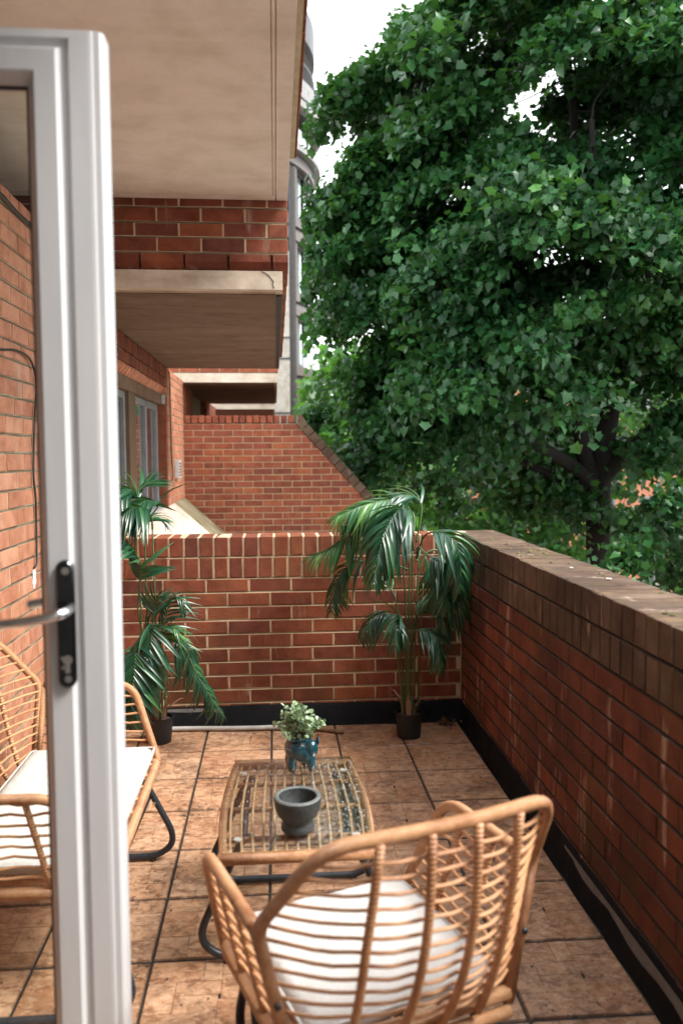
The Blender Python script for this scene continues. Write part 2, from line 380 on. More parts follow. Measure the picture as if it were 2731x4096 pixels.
M['leaf1'] = leaf_mat('plane_leaf_single', (0.006,0.033,0.013), (0.030,0.116,0.034), 0.15, 0.42, spec=0.34, use_attr=False)
M['leaf_far'] = leaf_mat('far_leaf', (0.018,0.070,0.022), (0.060,0.165,0.038), 0.40, 0.45)
M['palm'] = leaf_mat('palm_leaflet', (0.008,0.042,0.026), (0.018,0.080,0.038), 0.10, 0.30, use_attr=False, spec=0.6)
M['palm_lit'] = leaf_mat('palm_leaflet_lit', (0.022,0.100,0.038), (0.055,0.170,0.055), 0.15, 0.34, use_attr=False, spec=0.6)  # brighter copy of the leaflet: light on some fronds put into colour
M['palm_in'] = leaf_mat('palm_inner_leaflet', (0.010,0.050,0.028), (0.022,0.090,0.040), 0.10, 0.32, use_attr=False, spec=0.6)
M['cane'] = simple('palm_cane', (0.030,0.075,0.022), (0.075,0.125,0.040), 0.4, 9)
M['bract'] = simple('dry_sheath', (0.20,0.115,0.075), (0.34,0.225,0.155), 0.8, 22, 0.001, 80, stretch=(1,1,0.3))
M['euca'] = leaf_mat('eucalyptus_leaf', (0.18,0.28,0.13), (0.36,0.46,0.30), 0.12, 0.5, use_attr=False, tcol=(.3,.5,.2), top=(.42,.48,.38))
M['euca2'] = leaf_mat('eucalyptus_inner', (0.22,0.32,0.17), (0.30,0.40,0.25), 0.12, 0.5, use_attr=False, tcol=(.3,.5,.2), top=(.3,.38,.26))
M['teal'] = simple('teal_glaze', (0.005,0.036,0.052), (0.011,0.062,0.080), 0.2, 14, 0, coat=0.6, shift=0)
M['granite'] = simple('dark_granite', (0.012,0.015,0.016), (0.050,0.055,0.056), 0.6, 110, 0.0012, 150)
M['granite_rim'] = simple('worn_granite_rim', (0.07,0.08,0.08), (0.14,0.15,0.148), 0.6, 120, 0.001, 150)
M['bark'] = simple('bark', (0.004,0.0035,0.003), (0.013,0.0105,0.008), 0.9, 7, 0.02, 20, 'World', stretch=(2,2,0.6))
M['asphalt'] = simple('asphalt', (0.04,0.04,0.042), (0.06,0.06,0.06), 0.9, 30, 0.003, 120, 'World')
M['paving'] = simple('paving', (0.22,0.21,0.19), (0.30,0.28,0.25), 0.85, 8, 0.003, 80, 'World')
M['tower_stone'] = concrete('tower_stone', (0.30,0.275,0.24), (0.37,0.34,0.305), (0.42,0.39,0.355))
M['tower_band'] = simple('tower_bronze_band', (0.06,0.050,0.045), (0.09,0.075,0.068), 0.5, 3, coord='World')
M['tower_dark'] = simple('tower_dark_metal', (0.022,0.022,0.025), (0.040,0.038,0.038), 0.45, 3, coord='World')
M['tower_white'] = simple('tower_white_panel', (0.15,0.147,0.143), (0.20,0.195,0.19), 0.5, 2, coord='World')
M['bounce_white'] = simple('bounce_white_render', (0.60,0.59,0.57), (0.70,0.69,0.67), 0.8, 2, coord='World')  # pale so the added wall throws light back
M['timber'] = simple('dark_timber', (0.085,0.052,0.030), (0.16,0.10,0.055), 0.6, 5, 0.001, 40, 'World', stretch=(8,8,0.6))
M['alu'] = simple('aluminium_frame', (0.24,0.25,0.26), (0.32,0.32,0.33), 0.35, 8, metal=0.3, coord='World')
M['rubber'] = simple('black_cable', (0.010,0.010,0.011), (0.02,0.02,0.02), 0.45, 20)
M['hose'] = simple('grey_hose', (0.36,0.35,0.33), (0.50,0.48,0.45), 0.5, 14)
M['plaster'] = simple('white_sealant', (0.62,0.58,0.54), (0.72,0.69,0.66), 0.8, 40, 0.002, 60)
M['twig'] = simple('twig', (0.16,0.09,0.05), (0.26,0.16,0.09), 0.8, 30, 0.001, 60)
M['dead'] = simple('dead_leaf', (0.045,0.020,0.012), (0.12,0.055,0.028), 0.8, 30, shift=5)
M['drop'] = glass_mat('water_drop', (0.97,0.98,0.99), 5.0, 0.0)
M['chalk'] = simple('old_paint', (0.10,0.095,0.09), (0.17,0.16,0.15), 0.75, 14, 0.001, 80, 'World')
M['grey_plastic'] = simple('grey_plastic', (0.42,0.42,0.41), (0.5,0.5,0.48), 0.5, 9)
M['dark_in'] = simple('dark_room', (0.02,0.018,0.016), (0.03,0.027,0.025), 0.8, 4)

# ------------------------------------------------------------------ masonry
_bc = {}
def brick_mesh(L, H, D, mat, var):
    key = (round(L, 3), round(H, 3), round(D, 3), mat.name, var)
    if key in _bc: return _bc[key]
    bm = bmesh.new(); bmesh.ops.create_cube(bm, size=1.0)
    for v in bm.verts: v.co = (v.co.x*L, v.co.y*D, v.co.z*H)
    bmesh.ops.bevel(bm, geom=list(bm.edges), offset=0.0028, segments=1, affect='EDGES')
    rr = random.Random(hash((round(L, 3), round(H, 3), var)) & 0xffff)
    for v in bm.verts: v.co += Vector((rr.uniform(-1,1), rr.uniform(-1,1)*0.8, rr.uniform(-1,1)))*0.0013
    me = bpy.data.meshes.new('brick'); bm.to_mesh(me); bm.free(); me.materials.append(mat)
    _bc[key] = me; return me
BR = random.Random(3)
def put_brick(parent, c, L, H, D, rz, mat, name='brick', tilt=None):
    """c centre; local x along the wall, y through it"""
    me = brick_mesh(L, H, D, mat, BR.randrange(5))
    mt = Matrix.Translation(c) @ Matrix.Rotation(rz+BR.uniform(-.004, .004), 4, 'Z')
    if tilt is not None: mt = mt @ Matrix.Rotation(tilt, 4, 'Y')
    return obj(name, me, parent, mt)
def courses(parent, P, U, nrm, u0, u1, zs, off, mat, D=0.10, module=0.225, j=0.010, half=True, lump=None, name='brick'):
    """running bond: P(u) -> point on the wall face at z=0; zs: list of course bottoms/tops; face normal nrm"""
    rz = math.atan2(U.y, U.x); n = 0
    rest = MB() if lump else None
    for ci, (za, zb) in enumerate(zs):
        o = off + (module/2 if (ci % 2 and half) else 0)
        k0 = math.floor((u0-o)/module)
        u = o+k0*module
        while u < u1-1e-4:
            a, b = max(u+j/2, u0), min(u+module-j/2, u1); u += module
            if b-a < 0.02: continue
            L = round((b-a)/0.005)*0.005
            inset = BR.uniform(-.0015, .0015)
            c = P + U*((a+b)/2) - nrm*(D/2+inset) + Vector((0, 0, (za+zb)/2))
            if lump and lump((a+b)/2, (za+zb)/2):
                rot = Matrix.Rotation(rz, 4, 'Z'); me = brick_mesh(L, zb-za-j, D, mat, 0)
                rest.add([c + rot @ q.co for q in me.vertices], [tuple(p.vertices) for p in me.polygons])
            else:
                put_brick(parent, c, L, zb-za-j, D, rz, mat, name); n += 1
    if lump and rest.v:
        tag(rest.build('brickwork', mat, parent), kind='stuff')
    return n
def soldier_row(parent, P, U, nrm, u0, u1, za, zb, mat, D=0.215, module=0.0785, j=0.012, name='coping_brick', seed=0):
    rz = math.atan2(U.y, U.x); u = u0; rr = random.Random(seed)
    while u < u1-0.02:
        wv = min(module+rr.uniform(-.002, .002), u1-u)
        c = P+U*(u+wv/2)-nrm*(D/2-rr.uniform(0, .003))+Vector((0, 0, (za+zb)/2+rr.uniform(-.0015, .0015)))
        put_brick(parent, c, round((wv-j)/0.004)*0.004, zb-za-0.011, D, rz, mat, name); u += wv
MBX = [None]
def mortar_bed(mb, P, U, nrm, u0, u1, zlist, rec=0.007, j=0.010, back=0.09, bed=None):
    """backing slab plus weather-struck bed joints: recessed under the upper brick, flush above the lower one"""
    z0, z1 = zlist[0], zlist[-1]
    MBX[0] = mb
    def pt(u, d, z): return tuple(P+U*u-nrm*d+Vector((0, 0, z)))
    def prism(sec, mb=None):
        mb = mb or MBX[0]
        v = [pt(u0, d, z) for d, z in sec]+[pt(u1, d, z) for d, z in sec]; n = len(sec)
        f = [(i, (i+1) % n, (i+1) % n+n, i+n) for i in range(n)]+[tuple(reversed(range(n))), tuple(range(n, 2*n))]
        mb.add(v, f)
    prism([(rec+.006, z0+0.003), (back, z0+0.003), (back, z1-0.003), (rec+.006, z1-0.003)])
    for za, zb in zip(zlist[:-1], zlist[1:]): prism([(rec*.45, za+j/2-.002), (rec+.007, za+j/2-.002), (rec+.007, zb-j/2+.001), (rec*.45, zb-j/2+.001)])
    MBX[0] = bed if bed is not None else mb
    for z in zlist[1:-1]:
        prism([(0.0012, z-j/2), (rec*0.5, z-.0005), (rec+.008, z), (rec+0.012, z-j/2)])
X, Y, Z = Vector((1,0,0)), Vector((0,1,0)), Vector((0,0,1))
GZ0 = -6.2
BW_Y, RW_X, LW_X = 4.36, 1.0, -1.04       # faces of the three walls round the balcony
CZ = [0.115-0.075*1+0.075*i for i in range(11)]   # course joints .04 .. .79
CZ = [0.04+0.075*i for i in range(11)]
Z_S1, Z_S2, Z_TOP = 0.79, 0.905, 1.016

# --- balcony floor: 6 x 13 printed terracotta tiles in black grout
T = 1/3
fl = MB().box(-1.04, 1.0, -0.6, 4.36, -0.20, -0.0055).build('balcony_floor', M['grout'])
tag(fl, 'terracotta tiled balcony floor with black joints', kind='structure')
TVAR = []
LAY = [[(0,0,.42,.36),(.42,0,1,.22),(.42,.22,.74,.36),(.74,.22,1,.62),(0,.36,.30,.72),(.30,.36,.74,.62),(0,.72,.58,1),(.30,.62,.58,.72),(.58,.62,1,1)],
       [(0,0,.28,.5),(.28,0,1,.30),(.28,.30,.66,.5),(.66,.30,1,.56),(0,.5,.5,.76),(.5,.56,1,.76),(.5,.5,.66,.56),(0,.76,.34,1),(.34,.76,1,1)],
       [(0,0,.6,.30),(.6,0,1,.46),(0,.30,.24,.70),(.24,.30,.6,.52),(.24,.52,.62,.70),(.62,.46,1,.78),(0,.70,.46,1),(.46,.70,.62,1),(.62,.78,1,1)],
       [(0,0,1,.24),(0,.24,.36,.54),(.36,.24,.68,.44),(.68,.24,1,.66),(.36,.44,.68,.66),(0,.54,.36,.80),(.36,.66,.72,.86),(.72,.66,1,1),(0,.80,.36,1),(.36,.86,.72,1)]]
for li, lay in enumerate(LAY):
    rr = random.Random(li); s = T-0.0075; v = []; f = []; tn = []
    def quad(vs, t_):
        o = len(v); v.extend([(p_[0], p_[1]*(T-.0125)/s, p_[2]) for p_ in vs]); f.append(tuple(range(o, o+len(vs)))); tn.extend([t_]*len(vs))
    h = s/2
    e = 0.003
    for (a0, b0, a1, b1) in lay:
        t_ = .2+.8*rr.random(); zt = 0.0+rr.uniform(-.0008, .0004); g = 0.0014
        x0, x1, y0, y1 = a0*s-h+(e if a0 == 0 else g), a1*s-h-(e if a1 == 1 else g), b0*s-h+(e if b0 == 0 else g), b1*s-h-(e if b1 == 1 else g)
        quad([(x0,y0,zt),(x1,y0,zt),(x1,y1,zt),(x0,y1,zt)], t_)
        X0, X1, Y0, Y1 = a0*s-h, a1*s-h, b0*s-h, b1*s-h; zl = -0.0014
        def low(a): return -0.0045 if a else zl
        quad([(X0,Y0,low(b0==0)),(X1,Y0,low(b0==0)),(x1,y0,zt),(x0,y0,zt)], 0.14)
        quad([(X1,Y0,low(a1==1)),(X1,Y1,low(a1==1)),(x1,y1,zt),(x1,y0,zt)], 0.14)
        quad([(X1,Y1,low(b1==1)),(X0,Y1,low(b1==1)),(x0,y1,zt),(x1,y1,zt)], 0.14)
        quad([(X0,Y1,low(a0==0)),(X0,Y0,low(a0==0)),(x0,y0,zt),(x0,y1,zt)], 0.14)
    for (p, q) in (((-h,-h),(h,-h)), ((h,-h),(h,h)), ((h,h),(-h,h)), ((-h,h),(-h,-h))):
        quad([(p[0],p[1],-.02),(q[0],q[1],-.02),(q[0],q[1],-.0045),(p[0],p[1],-.0045)], 0.0)
    TVAR.append(mesh_np('tile', v, f, [M['tile']], tone=tn))
rr = random.Random(5)
for r in range(14):
    for c in range(6):
        mt = Matrix.Translation((-1.0334+(c+.5)*T, 4.2928-(r+.5)*T, rr.uniform(-.0008, .0006))) @ Matrix.Rotation(rr.choice((0, 0, 2))*math.pi/2, 4, 'Z') @ Matrix.Rotation(rr.uniform(-.004, .004), 4, 'X')
        obj('tile', TVAR[rr.randrange(4)], fl, mt)

# --- back parapet
bw = empty('parapet_wall', (0, BW_Y+0.1, 0), 0, 'low red brick parapet with two header courses across the far end of balcony', 'wall')
mb = MB(); mortar_bed(mb, Vector((0, BW_Y, 0)), X, -Y, -1.04, 1.06, CZ+[Z_S2, Z_TOP-0.004], back=0.21, bed=(bd := MB())); mb.build('mortar', M['mortar_pale'], bw); bd.build('bed_joint', M['mortar'], bw)
courses(bw, Vector((0, BW_Y, 0)), X, -Y, -1.04, 0.998, [(CZ[i], CZ[i+1]) for i in range(9, -1, -1)], 0.079, M['brick'])
soldier_row(bw, Vector((0, BW_Y, 0)), X, -Y, -1.035, 0.995, Z_S1, Z_S2, M['brick'], seed=1)
soldier_row(bw, Vector((0, BW_Y, 0)), X, -Y, -1.035, 0.995, Z_S2, Z_TOP, M['brick'], seed=2)
mb = MB()
n = 24
for i in range(n):    # bitumen upstand with a slightly wavy foot
    x0, x1 = -1.04+2.045*i/n, -1.04+2.045*(i+1)/n
    w0, w1 = 0.006*math.sin(i*1.9), 0.006*math.sin((i+1)*1.9)
    sec = lambda x, q: [(x, 4.298+q, -.004), (x, 4.318, .018), (x, 4.344, .094+q*.5), (x, 4.352, .102+q*.5), (x, 4.37, .102)]
    a, b = sec(x0, w0), sec(x1, w1); mb.add(a+b, [(j, j+5, j+6, j+1) for j in range(4)])
mb.build('bitumen_upstand', M['bitumen'], bw, smooth=True)
MB().add([(-.60,4.3385,.082),(-.45,4.3375,.076),(-.36,4.336,.070),(-.28,4.3355,.066),(-.31,4.3415,.093),(-.42,4.3425,.096),(-.60,4.3425,.096)], [(0,1,2,3,4,5,6)]).build('paint_patch', M['chalk'], bw)

# --- street-side parapet
rw = empty('parapet_wall', (1.1, 2.2, 0), 0, 'long dark damp brick parapet with stained flat coping along street side', 'wall')
mb = MB(); mortar_bed(mb, Vector((RW_X, 0, 0)), Y, -X, -0.3, 4.355, CZ+[Z_S2, Z_TOP-0.004], back=0.215, bed=(bd := MB()))
mb.build('mortar', M['mortar_old'], rw); bd.build('bed_joint', M['grout'], rw)  # bed joints black: their deep shadow is put into the colour
courses(rw, Vector((RW_X, 0, 0)), Y, -X, 0.0, 4.352, [(CZ[i], CZ[i+1]) for i in range(9, -1, -1)], 0.0165, M['brick_damp'])
soldier_row(rw, Vector((RW_X, 0, 0)), Y, -X, 0.4, 4.352, Z_S1, Z_S2, M['brick_cope'], D=0.235, seed=3)
soldier_row(rw, Vector((RW_X, 0, 0)), Y, -X, 0.4, 4.59, Z_S2, Z_TOP, M['brick_cope'], D=0.235, seed=4, j=0.006)
mb = MB(); n = 44
for i in range(n):
    y0, y1 = -.3+4.62*i/n, -.3+4.62*(i+1)/n
    w0, w1 = 0.004*math.sin(i*2.3), 0.004*math.sin((i+1)*2.3)
    sec = lambda y, q: [(.966+q, y, -.004), (.978, y, .012), (.990, y, .085+q), (.995, y, .104+q), (1.006, y, .106)]
    a, b = sec(y0, w0), sec(y1, w1); mb.add(a+b, [(j, j+1, j+6, j+5) for j in range(4)])
mb.build('bitumen_upstand', M['bitumen'], rw, smooth=True)
mb = MB(); n = 26; rr = random.Random(9)
for i in range(n):    # worn pale strip on the upstand, near end
    y0, y1 = .4+2.3*i/n, .4+2.3*(i+1)/n
    top = lambda q: .088; lo = lambda q: .040+.03*max(0, (q-1.4)/1.3)+.008*math.sin(q*17)
    mk = lambda y: [(.9772+.0127*(lo(y)-.012)/.073, y, lo(y)), (.9893, y, top(y))]
    a, b = mk(y0), mk(y1); mb.add(a+b, [(0, 1, 3, 2)])
mb.build('paint_patch', M['chalk'], rw)

# --- tall wall of the flat on the left
lw = empty('house_wall', (-1.15, 3, 0), 0, 'tall orange brick wall behind the white door and the sofa', 'wall')
LZ = [0.048+0.0742*i for i in range(33)]
mb = MB(); mortar_bed(mb, Vector((LW_X, 0, 0)), Y, X, 1.62, 4.355, LZ+[2.46], back=0.22, rec=0.008, bed=(bd := MB())); mb.build('mortar', M['mortar_pale'], lw); bd.build('bed_joint', M['mortar_bed'], lw)
courses(lw, Vector((LW_X, 0, 0)), Y, X, 1.62, 4.352, [(LZ[i], LZ[i+1]) for i in range(32)], 0.145, M['brick_warm'], lump=lambda u, z: u < 2.35 or u > 4.05)
soldier_row(lw, Vector((LW_X, 0, 0)), Y, X, 2.2, 4.352, 2.43, 2.497, M['brick_warm'], D=0.215, module=0.1125, seed=6, name='coping_brick')
hf = MB().box(-1.7, 5.0, -1.2, -1.0, GZ0, 5.5).build('shade_bounce_wall', M['bounce_white']); tag(hf, 'unseen white wall added behind the camera to shade the door and bounce light', kind='structure')  # added wall: blocks light from behind, white to bounce onto the soffit
hb = MB().box(-1.9, -1.7, -1.5, 4.36, -0.2, 2.75).build('light_block_wall', M['dark_in']); tag(hb, kind='structure')  # dark wall added to stop sky light leaking over the left wall

# --- slab of the balcony above
us = empty('upper_balcony', (-0.6, 1.7, 2.76), 0, 'broad beige concrete balcony slab overhead with drip groove', 'balcony')
mb = MB()
mb.box(-2.4, 0.078, -1.5, 4.355, 2.768, 2.96)
mb.box(-2.4, -0.001, -1.5, 4.272, 2.755, 2.7685); mb.box(0.0035, 0.0135, -1.5, 4.283, 2.7575, 2.7685); mb.box(0.018, 0.078, -1.5, 4.355, 2.755, 2.7685)
mb.box(-2.4, 0.0135, 4.279, 4.355, 2.755, 2.7685)
mb.build('soffit', M['soffit'], us)
for ci in range(3):
    courses(us, Vector((0.112, 0, 0)), Y, X, -0.6, 3.86, [(2.792+ci*.075, 2.867+ci*.075)], 0.04+ci*.11, M['brick'], D=0.10)
MB().box(0.02, 0.100, -0.6, 3.85, 2.79, 3.1).build('mortar', M['mortar'], us)

# --- the neighbour's bay beyond the back parapet
nb = empty('upper_balcony', (-0.5, 6.3, 2.3), 0, 'brick fronted balcony of the next flat with cracked concrete beam', 'balcony')
NZ = [2.487, 2.5635, 2.639, 2.7145, 2.79, 2.865, 2.94]
mb = MB(); mortar_bed(mb, Vector((0, BW_Y, 0)), X, -Y, -1.69, 0.074, [2.478]+NZ, back=0.2, bed=(bd := MB())); mb.build('mortar', M['mortar_pale'], nb); bd.build('bed_joint', M['mortar_bed'], nb)
courses(nb, Vector((0, BW_Y, 0)), X, -Y, -1.69, 0.077, [(NZ[i], NZ[i+1]) for i in range(6)], -0.03+.1125, M['brick'], D=0.1)
mb = MB(); u = -1.58
while u < 0.07:      # cant (plinth) bricks along the foot
    a, b = u+.005, min(u+.22, .077)
    sec = [(4.36, 2.481), (4.36, 2.443), (4.392, 2.405), (4.46, 2.405), (4.46, 2.481)]
    one = MB(); one.add([(a, y, z) for y, z in sec]+[(b, y, z) for y, z in sec], [(i, i+5, (i+1) % 5+5, (i+1) % 5) for i in range(5)]+[(4,3,2,1,0), (5,6,7,8,9)])
    one.build('cant_brick', M['brick'], nb, bevel=0.002); u += .225
MB().box(-1.69, 0.05, 4.40, 4.47, 2.406, 2.479).build('mortar', M['mortar_bed'], nb)
mb = MB(); n = 16; rr = random.Random(4)
mb.box(-1.69, 0.048, 4.372, 8.29, 2.305, 2.400); mb.box(-1.69, 0.012, 4.44, 8.26, 2.297, 2.3055)
mb.build('concrete_beam', M['beam'], nb)
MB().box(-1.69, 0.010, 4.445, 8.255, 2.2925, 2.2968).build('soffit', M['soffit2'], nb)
MB().tube(catmull([(-.06,4.3705,2.398),(-.035,4.3705,2.385),(-.02,4.3705,2.372),(.0,4.3705,2.345),(-.004,4.3705,2.33),(.004,4.3705,2.312)], 4), 0.0016, 4).build('crack', M['dark_in'], nb)
MB().box(0.012, 0.046, 4.5, 8.25, 2.2925, 2.304).build('drip_groove_shade', M['dark_in'], nb)  # flush dark strip: the groove's shade is put into its colour
courses(nb, Vector((0.078, 0, 0)), Y, X, 4.46, 8.28, [(2.405, 2.48), (2.48, 2.555), (2.555, 2.63)], 0.1, M['brick'], D=0.1)

# facade of the next flat: lintel bands, window, pier
nf = empty('house_wall', (-1.15, 7, 0), 0, 'neighbouring flat front with window bay and sunlit orange brick pier', 'wall')
mb = MB(); pz = [0.80+0.0745*i for i in range(21)]
mortar_bed(mb, Vector((LW_X, 0, 0)), Y, X, 8.15, 9.545, pz, back=0.3); mb.box(-1.40, -1.06, 4.58, 8.145, 2.10, 2.29); mb.build('mortar', M['mortar'], nf)
courses(nf, Vector((LW_X, 0, 0)), Y, X, 8.147, 9.545, [(pz[i], pz[i+1]) for i in range(20)], 0.05, M['brick_warm'], D=0.1)
soldier_row(nf, Vector((LW_X, 0, 0)), Y, X, 4.58, 8.145, 2.178, 2.29, M['brick'], D=0.1, module=0.0785, seed=7, name='brick')
courses(nf, Vector((LW_X, 0, 0)), Y, X, 4.58, 8.145, [(2.092, 2.175)], 0.02, M['brick'], D=0.1)
y = 4.6; rr = random.Random(2)
while y < 8.14:      # sloped orange bricks over the lintel
    one = MB(); d = rr.uniform(-.004, .004)
    sec = [(-1.04+d, 2.088), (-1.04+d, 2.068), (-1.085, 2.018), (-1.14, 2.018), (-1.14, 2.088)]; a, b = y+.004, min(y+.108, 8.14)
    one.add([(x, a, z) for x, z in sec]+[(x, b, z) for x, z in sec], [(i, i+5, (i+1) % 5+5, (i+1) % 5) for i in range(5)]+[(4,3,2,1,0), (5,6,7,8,9)])
    one.build('cant_brick', M['brick_warm'], nf, bevel=0.002); y += .1125
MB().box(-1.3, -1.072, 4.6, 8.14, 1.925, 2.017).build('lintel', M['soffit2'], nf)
MB().box(-1.068, -1.045, 7.93, 8.02, 1.93, 2.01).build('vent_cap', M['grey_plastic'], nf)
rv = MB().box(-1.4, -1.0435, 8.05, 8.147, 0.8, 2.0); rv.build('reveal', M['brick'], nf)
for (a, b) in ((5.0, 6.30), (6.62, 8.0)):
    wn = MB()
    for (p, q) in ((a, a+.05), (b-.05, b), ((a+b)/2-.03, (a+b)/2+.03)): wn.box(-1.17, -1.115, p, q, .96, 1.92)
    wn.box(-1.17, -1.115, a+.051, b-.051, 1.868, 1.92); wn.box(-1.17, -1.115, a+.051, b-.051, .96, 1.01)
    wo_ = wn.build('window', M['alu'], nf, bevel=0.004)
    MB().box(-1.15, -1.143, a+.05, (a+b)/2-.03, 1.01, 1.868).build('pane', M['pane_dark'], wo_)
    MB().box(-1.15, -1.143, (a+b)/2+.03, b-.05, 1.01, 1.868).build('pane', M['pane_dark'], wo_)
MB().box(-1.2, -1.09, 6.31, 6.61, .95, 1.925).build('mullion_post', M['timber'], nf)
MB().box(-1.2, -1.12, 4.6, 4.99, .95, 1.925).build('mullion_post', M['timber'], nf)
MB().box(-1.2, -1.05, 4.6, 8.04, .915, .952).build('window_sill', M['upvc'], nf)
MB().box(-1.6, -1.22, 4.6, 8.1, .8, 2.1).build('room_interior', M['dark_in'], nf)
v = MB().box(-1.04, -0.995, 8.64, 8.86, 1.20, 1.385); vent = v.build('air_vent', M['grey_plastic'], nf, bevel=0.004)
for i in range(5): MB().box(-.996, -.9935, 8.665, 8.835, 1.225+i*.03, 1.239+i*.03).build('vent_slot', M['dark_in'], vent)
MB().tube(catmull([(-1.034,8.25,2.27),(-1.034,8.33,2.2),(-1.034,8.34,1.7),(-1.033,8.36,1.4),(-1.03,8.42,1.27),(-1.03,8.36,1.19)], 5), .005, 6).build('cable', M['rubber'], nf, smooth=True)

# sloped concrete apron under that window
def apron(name, y0, y1, mat, par, dz=0.0):
    p = [(-1.04, .945+dz), (-0.06, .060+dz), (-0.06, -.10), (-1.04, -.10)]
    return MB().add([(x, y0, z) for x, z in p]+[(x, y1, z) for x, z in p], [(0,1,5,4),(1,2,6,5),(2,3,7,6),(3,0,4,7),(3,2,1,0),(4,5,6,7)]).build(name, mat, par, bevel=.004)
ap = empty('sloped_apron', (-.6, 7, 0), 0, 'pale sloped concrete apron with a mossy end strip beyond the back parapet', 'ledge')
ys = [4.60, 5.20, 5.80, 6.40, 7.00, 7.60, 8.18, 8.62]
for i in range(len(ys)-1): apron('concrete_panel', ys[i], ys[i+1]-.008, M['slope'], ap, 0.0)
apron('mossy_panel', 8.62, 9.545, M['slope_moss'], ap, 0.006)
tf = MB().box(-0.06, 1.25, 4.60, 9.545, -.3, -.02).build('terrace_floor', M['paving']); tag(tf, 'paved neighbouring terrace floor', kind='structure')

# --- far party wall with a sloping end
FY = 9.55
pw = empty('party_wall', (0, FY, 0), 0, 'far red brick dividing wall with slanted coping on its street end', 'wall')
def clip_poly(poly, a, b, c):     # keep a*x+b*z<=c
    out = []
    for i in range(len(poly)):
        p, q = poly[i], poly[(i+1) % len(poly)]; dp, dq = a*p[0]+b*p[1]-c, a*q[0]+b*q[1]-c
        if dp <= 0: out.append(p)
        if dp*dq < 0:
            t_ = dp/(dp-dq); out.append((p[0]+(q[0]-p[0])*t_, p[1]+(q[1]-p[1])*t_))
    return out
S0, S1 = Vector((0.236, 1.800)), Vector((0.905, 1.062))      # inner line of the slope coping
sdir = (S1-S0).normalized(); snrm = Vector((-sdir.y, sdir.x));
if snrm.x < 0: snrm = -snrm
ca, cb = snrm.x, snrm.y; cc = snrm.dot(S0)
def wall_piece(name, poly, mat, y0, y1, bev=0.0):
    poly = clip_poly(poly, ca, cb, cc)
    if len(poly) < 3: return
    ar = abs(sum(poly[i][0]*poly[(i+1) % len(poly)][1]-poly[(i+1) % len(poly)][0]*poly[i][1] for i in range(len(poly))))/2
    if ar < 4e-4: return
    n_ = len(poly)
    return MB().add([(x, y0, z) for x, z in poly]+[(x, y1, z) for x, z in poly], [tuple(range(n_)), tuple(reversed(range(n_, 2*n_)))]+[(i, i+n_, (i+1) % n_+n_, (i+1) % n_) for i in range(n_)]).build(name, mat, pw, bevel=bev)
wall_piece('mortar', [(-1.04, 0), (1.8, 0), (1.8, 1.797), (-1.04, 1.797)], M['mortar'], FY+.006, FY+.20)
for ci in range(24):
    zb = 1.797-.0735*ci; za = zb-.0735
    u = -.143-.225*5+(.1125 if ci % 2 else 0)
    while u < 1.7:
        a, b = max(u+.006, -1.035), u+.219
        slope_x = S0.x+(S1.x-S0.x)*((za+zb)/2-S0.y)/(S1.y-S0.y)
        if b-a > .02:
            if b < slope_x-.09: put_brick(pw, Vector(((a+b)/2, FY+.05, (za+zb)/2)), round((b-a)/.005)*.005, .0625, .1, 0, M['brick_far'])
            elif a < slope_x+.1: wall_piece('brick', [(a, za+.0055), (b, za+.0055), (b, zb-.0055), (a, zb-.0055)], M['brick_far'], FY, FY+.1)
        u += .225
soldier_row(pw, Vector((0, FY, 0)), X, -Y, -1.035, 0.24, 1.80, 1.897, M['brick_far'], module=.0785, D=.215, seed=8)
s_ = 0.0; L_ = (S1-S0).length+.25; rr = random.Random(12)
end0 = S0+snrm*.10
def cop(poly, nm='coping_brick'):
    n_ = len(poly); d = rr.uniform(0, .004)
    MB().add([(p.x, FY-.012-d, p.y) for p in poly]+[(p.x, FY+.215, p.y) for p in poly], [tuple(range(n_)), tuple(reversed(range(n_, 2*n_)))]+[(i, i+n_, (i+1) % n_+n_, (i+1) % n_) for i in range(n_)]).build(nm, M['brick_cope'], pw, bevel=.003)
cop([Vector((.243, 1.803)), S0+sdir*.10, S0+sdir*.10+snrm*.1, Vector((.31, 1.897)), Vector((.243, 1.897))])
s_ = .108
while s_ < L_:
    a = S0+sdir*s_+snrm*.001; b = S0+sdir*(s_+.104)+snrm*.001
    cop([a, b, b+snrm*.1, a+snrm*.1]); s_ += .1115

# --- two more bays further along the terrace
def far_bay(y0, y1, zb, zt, xr, label):
    o = empty('upper_balcony', (-.5, (y0+y1)/2, zb), 0, label, 'balcony')
    MB().box(-1.7, xr, y0, y1, zb, zt).build('concrete_beam', M['beam'], o)
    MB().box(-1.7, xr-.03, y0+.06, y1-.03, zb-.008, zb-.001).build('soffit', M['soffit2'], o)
    courses(o, Vector((0, y0-.006, 0)), X, -Y, -1.68, xr+.01, [(zt+.003, zt+.078), (zt+.078, zt+.153), (zt+.153, zt+.228), (zt+.228, zt+.303)], .05, M['brick_far'], D=.1)
    MB().box(-1.68, xr, y0, y0+.2, zt+.004, zt+.30).build('mortar', M['mortar'], o)
    return o
far_bay(9.556, 13.4, 2.268, 2.374, .032, 'dark shaded balcony slab right above the far dividing wall')
far_bay(14.7, 18.5, 2.239, 2.33, .0, 'most distant concrete balcony beam in the shaded row')
fw = empty('house_wall', (-1.2, 14, 0), 0, 'shaded far flat front seen under the distant balcony', 'wall')
MB().box(-1.4, -1.04, 9.77, 10.7, -.1, 2.26).build('wall', M['brick_far'], fw); MB().box(-1.4, -1.04, 12.8, 14.68, -.1, 2.26).build('wall', M['brick_far'], fw)
MB().box(-1.4, -1.14, 10.7, 12.8, -.1, 1.0).build('wall', M['brick_far'], fw)
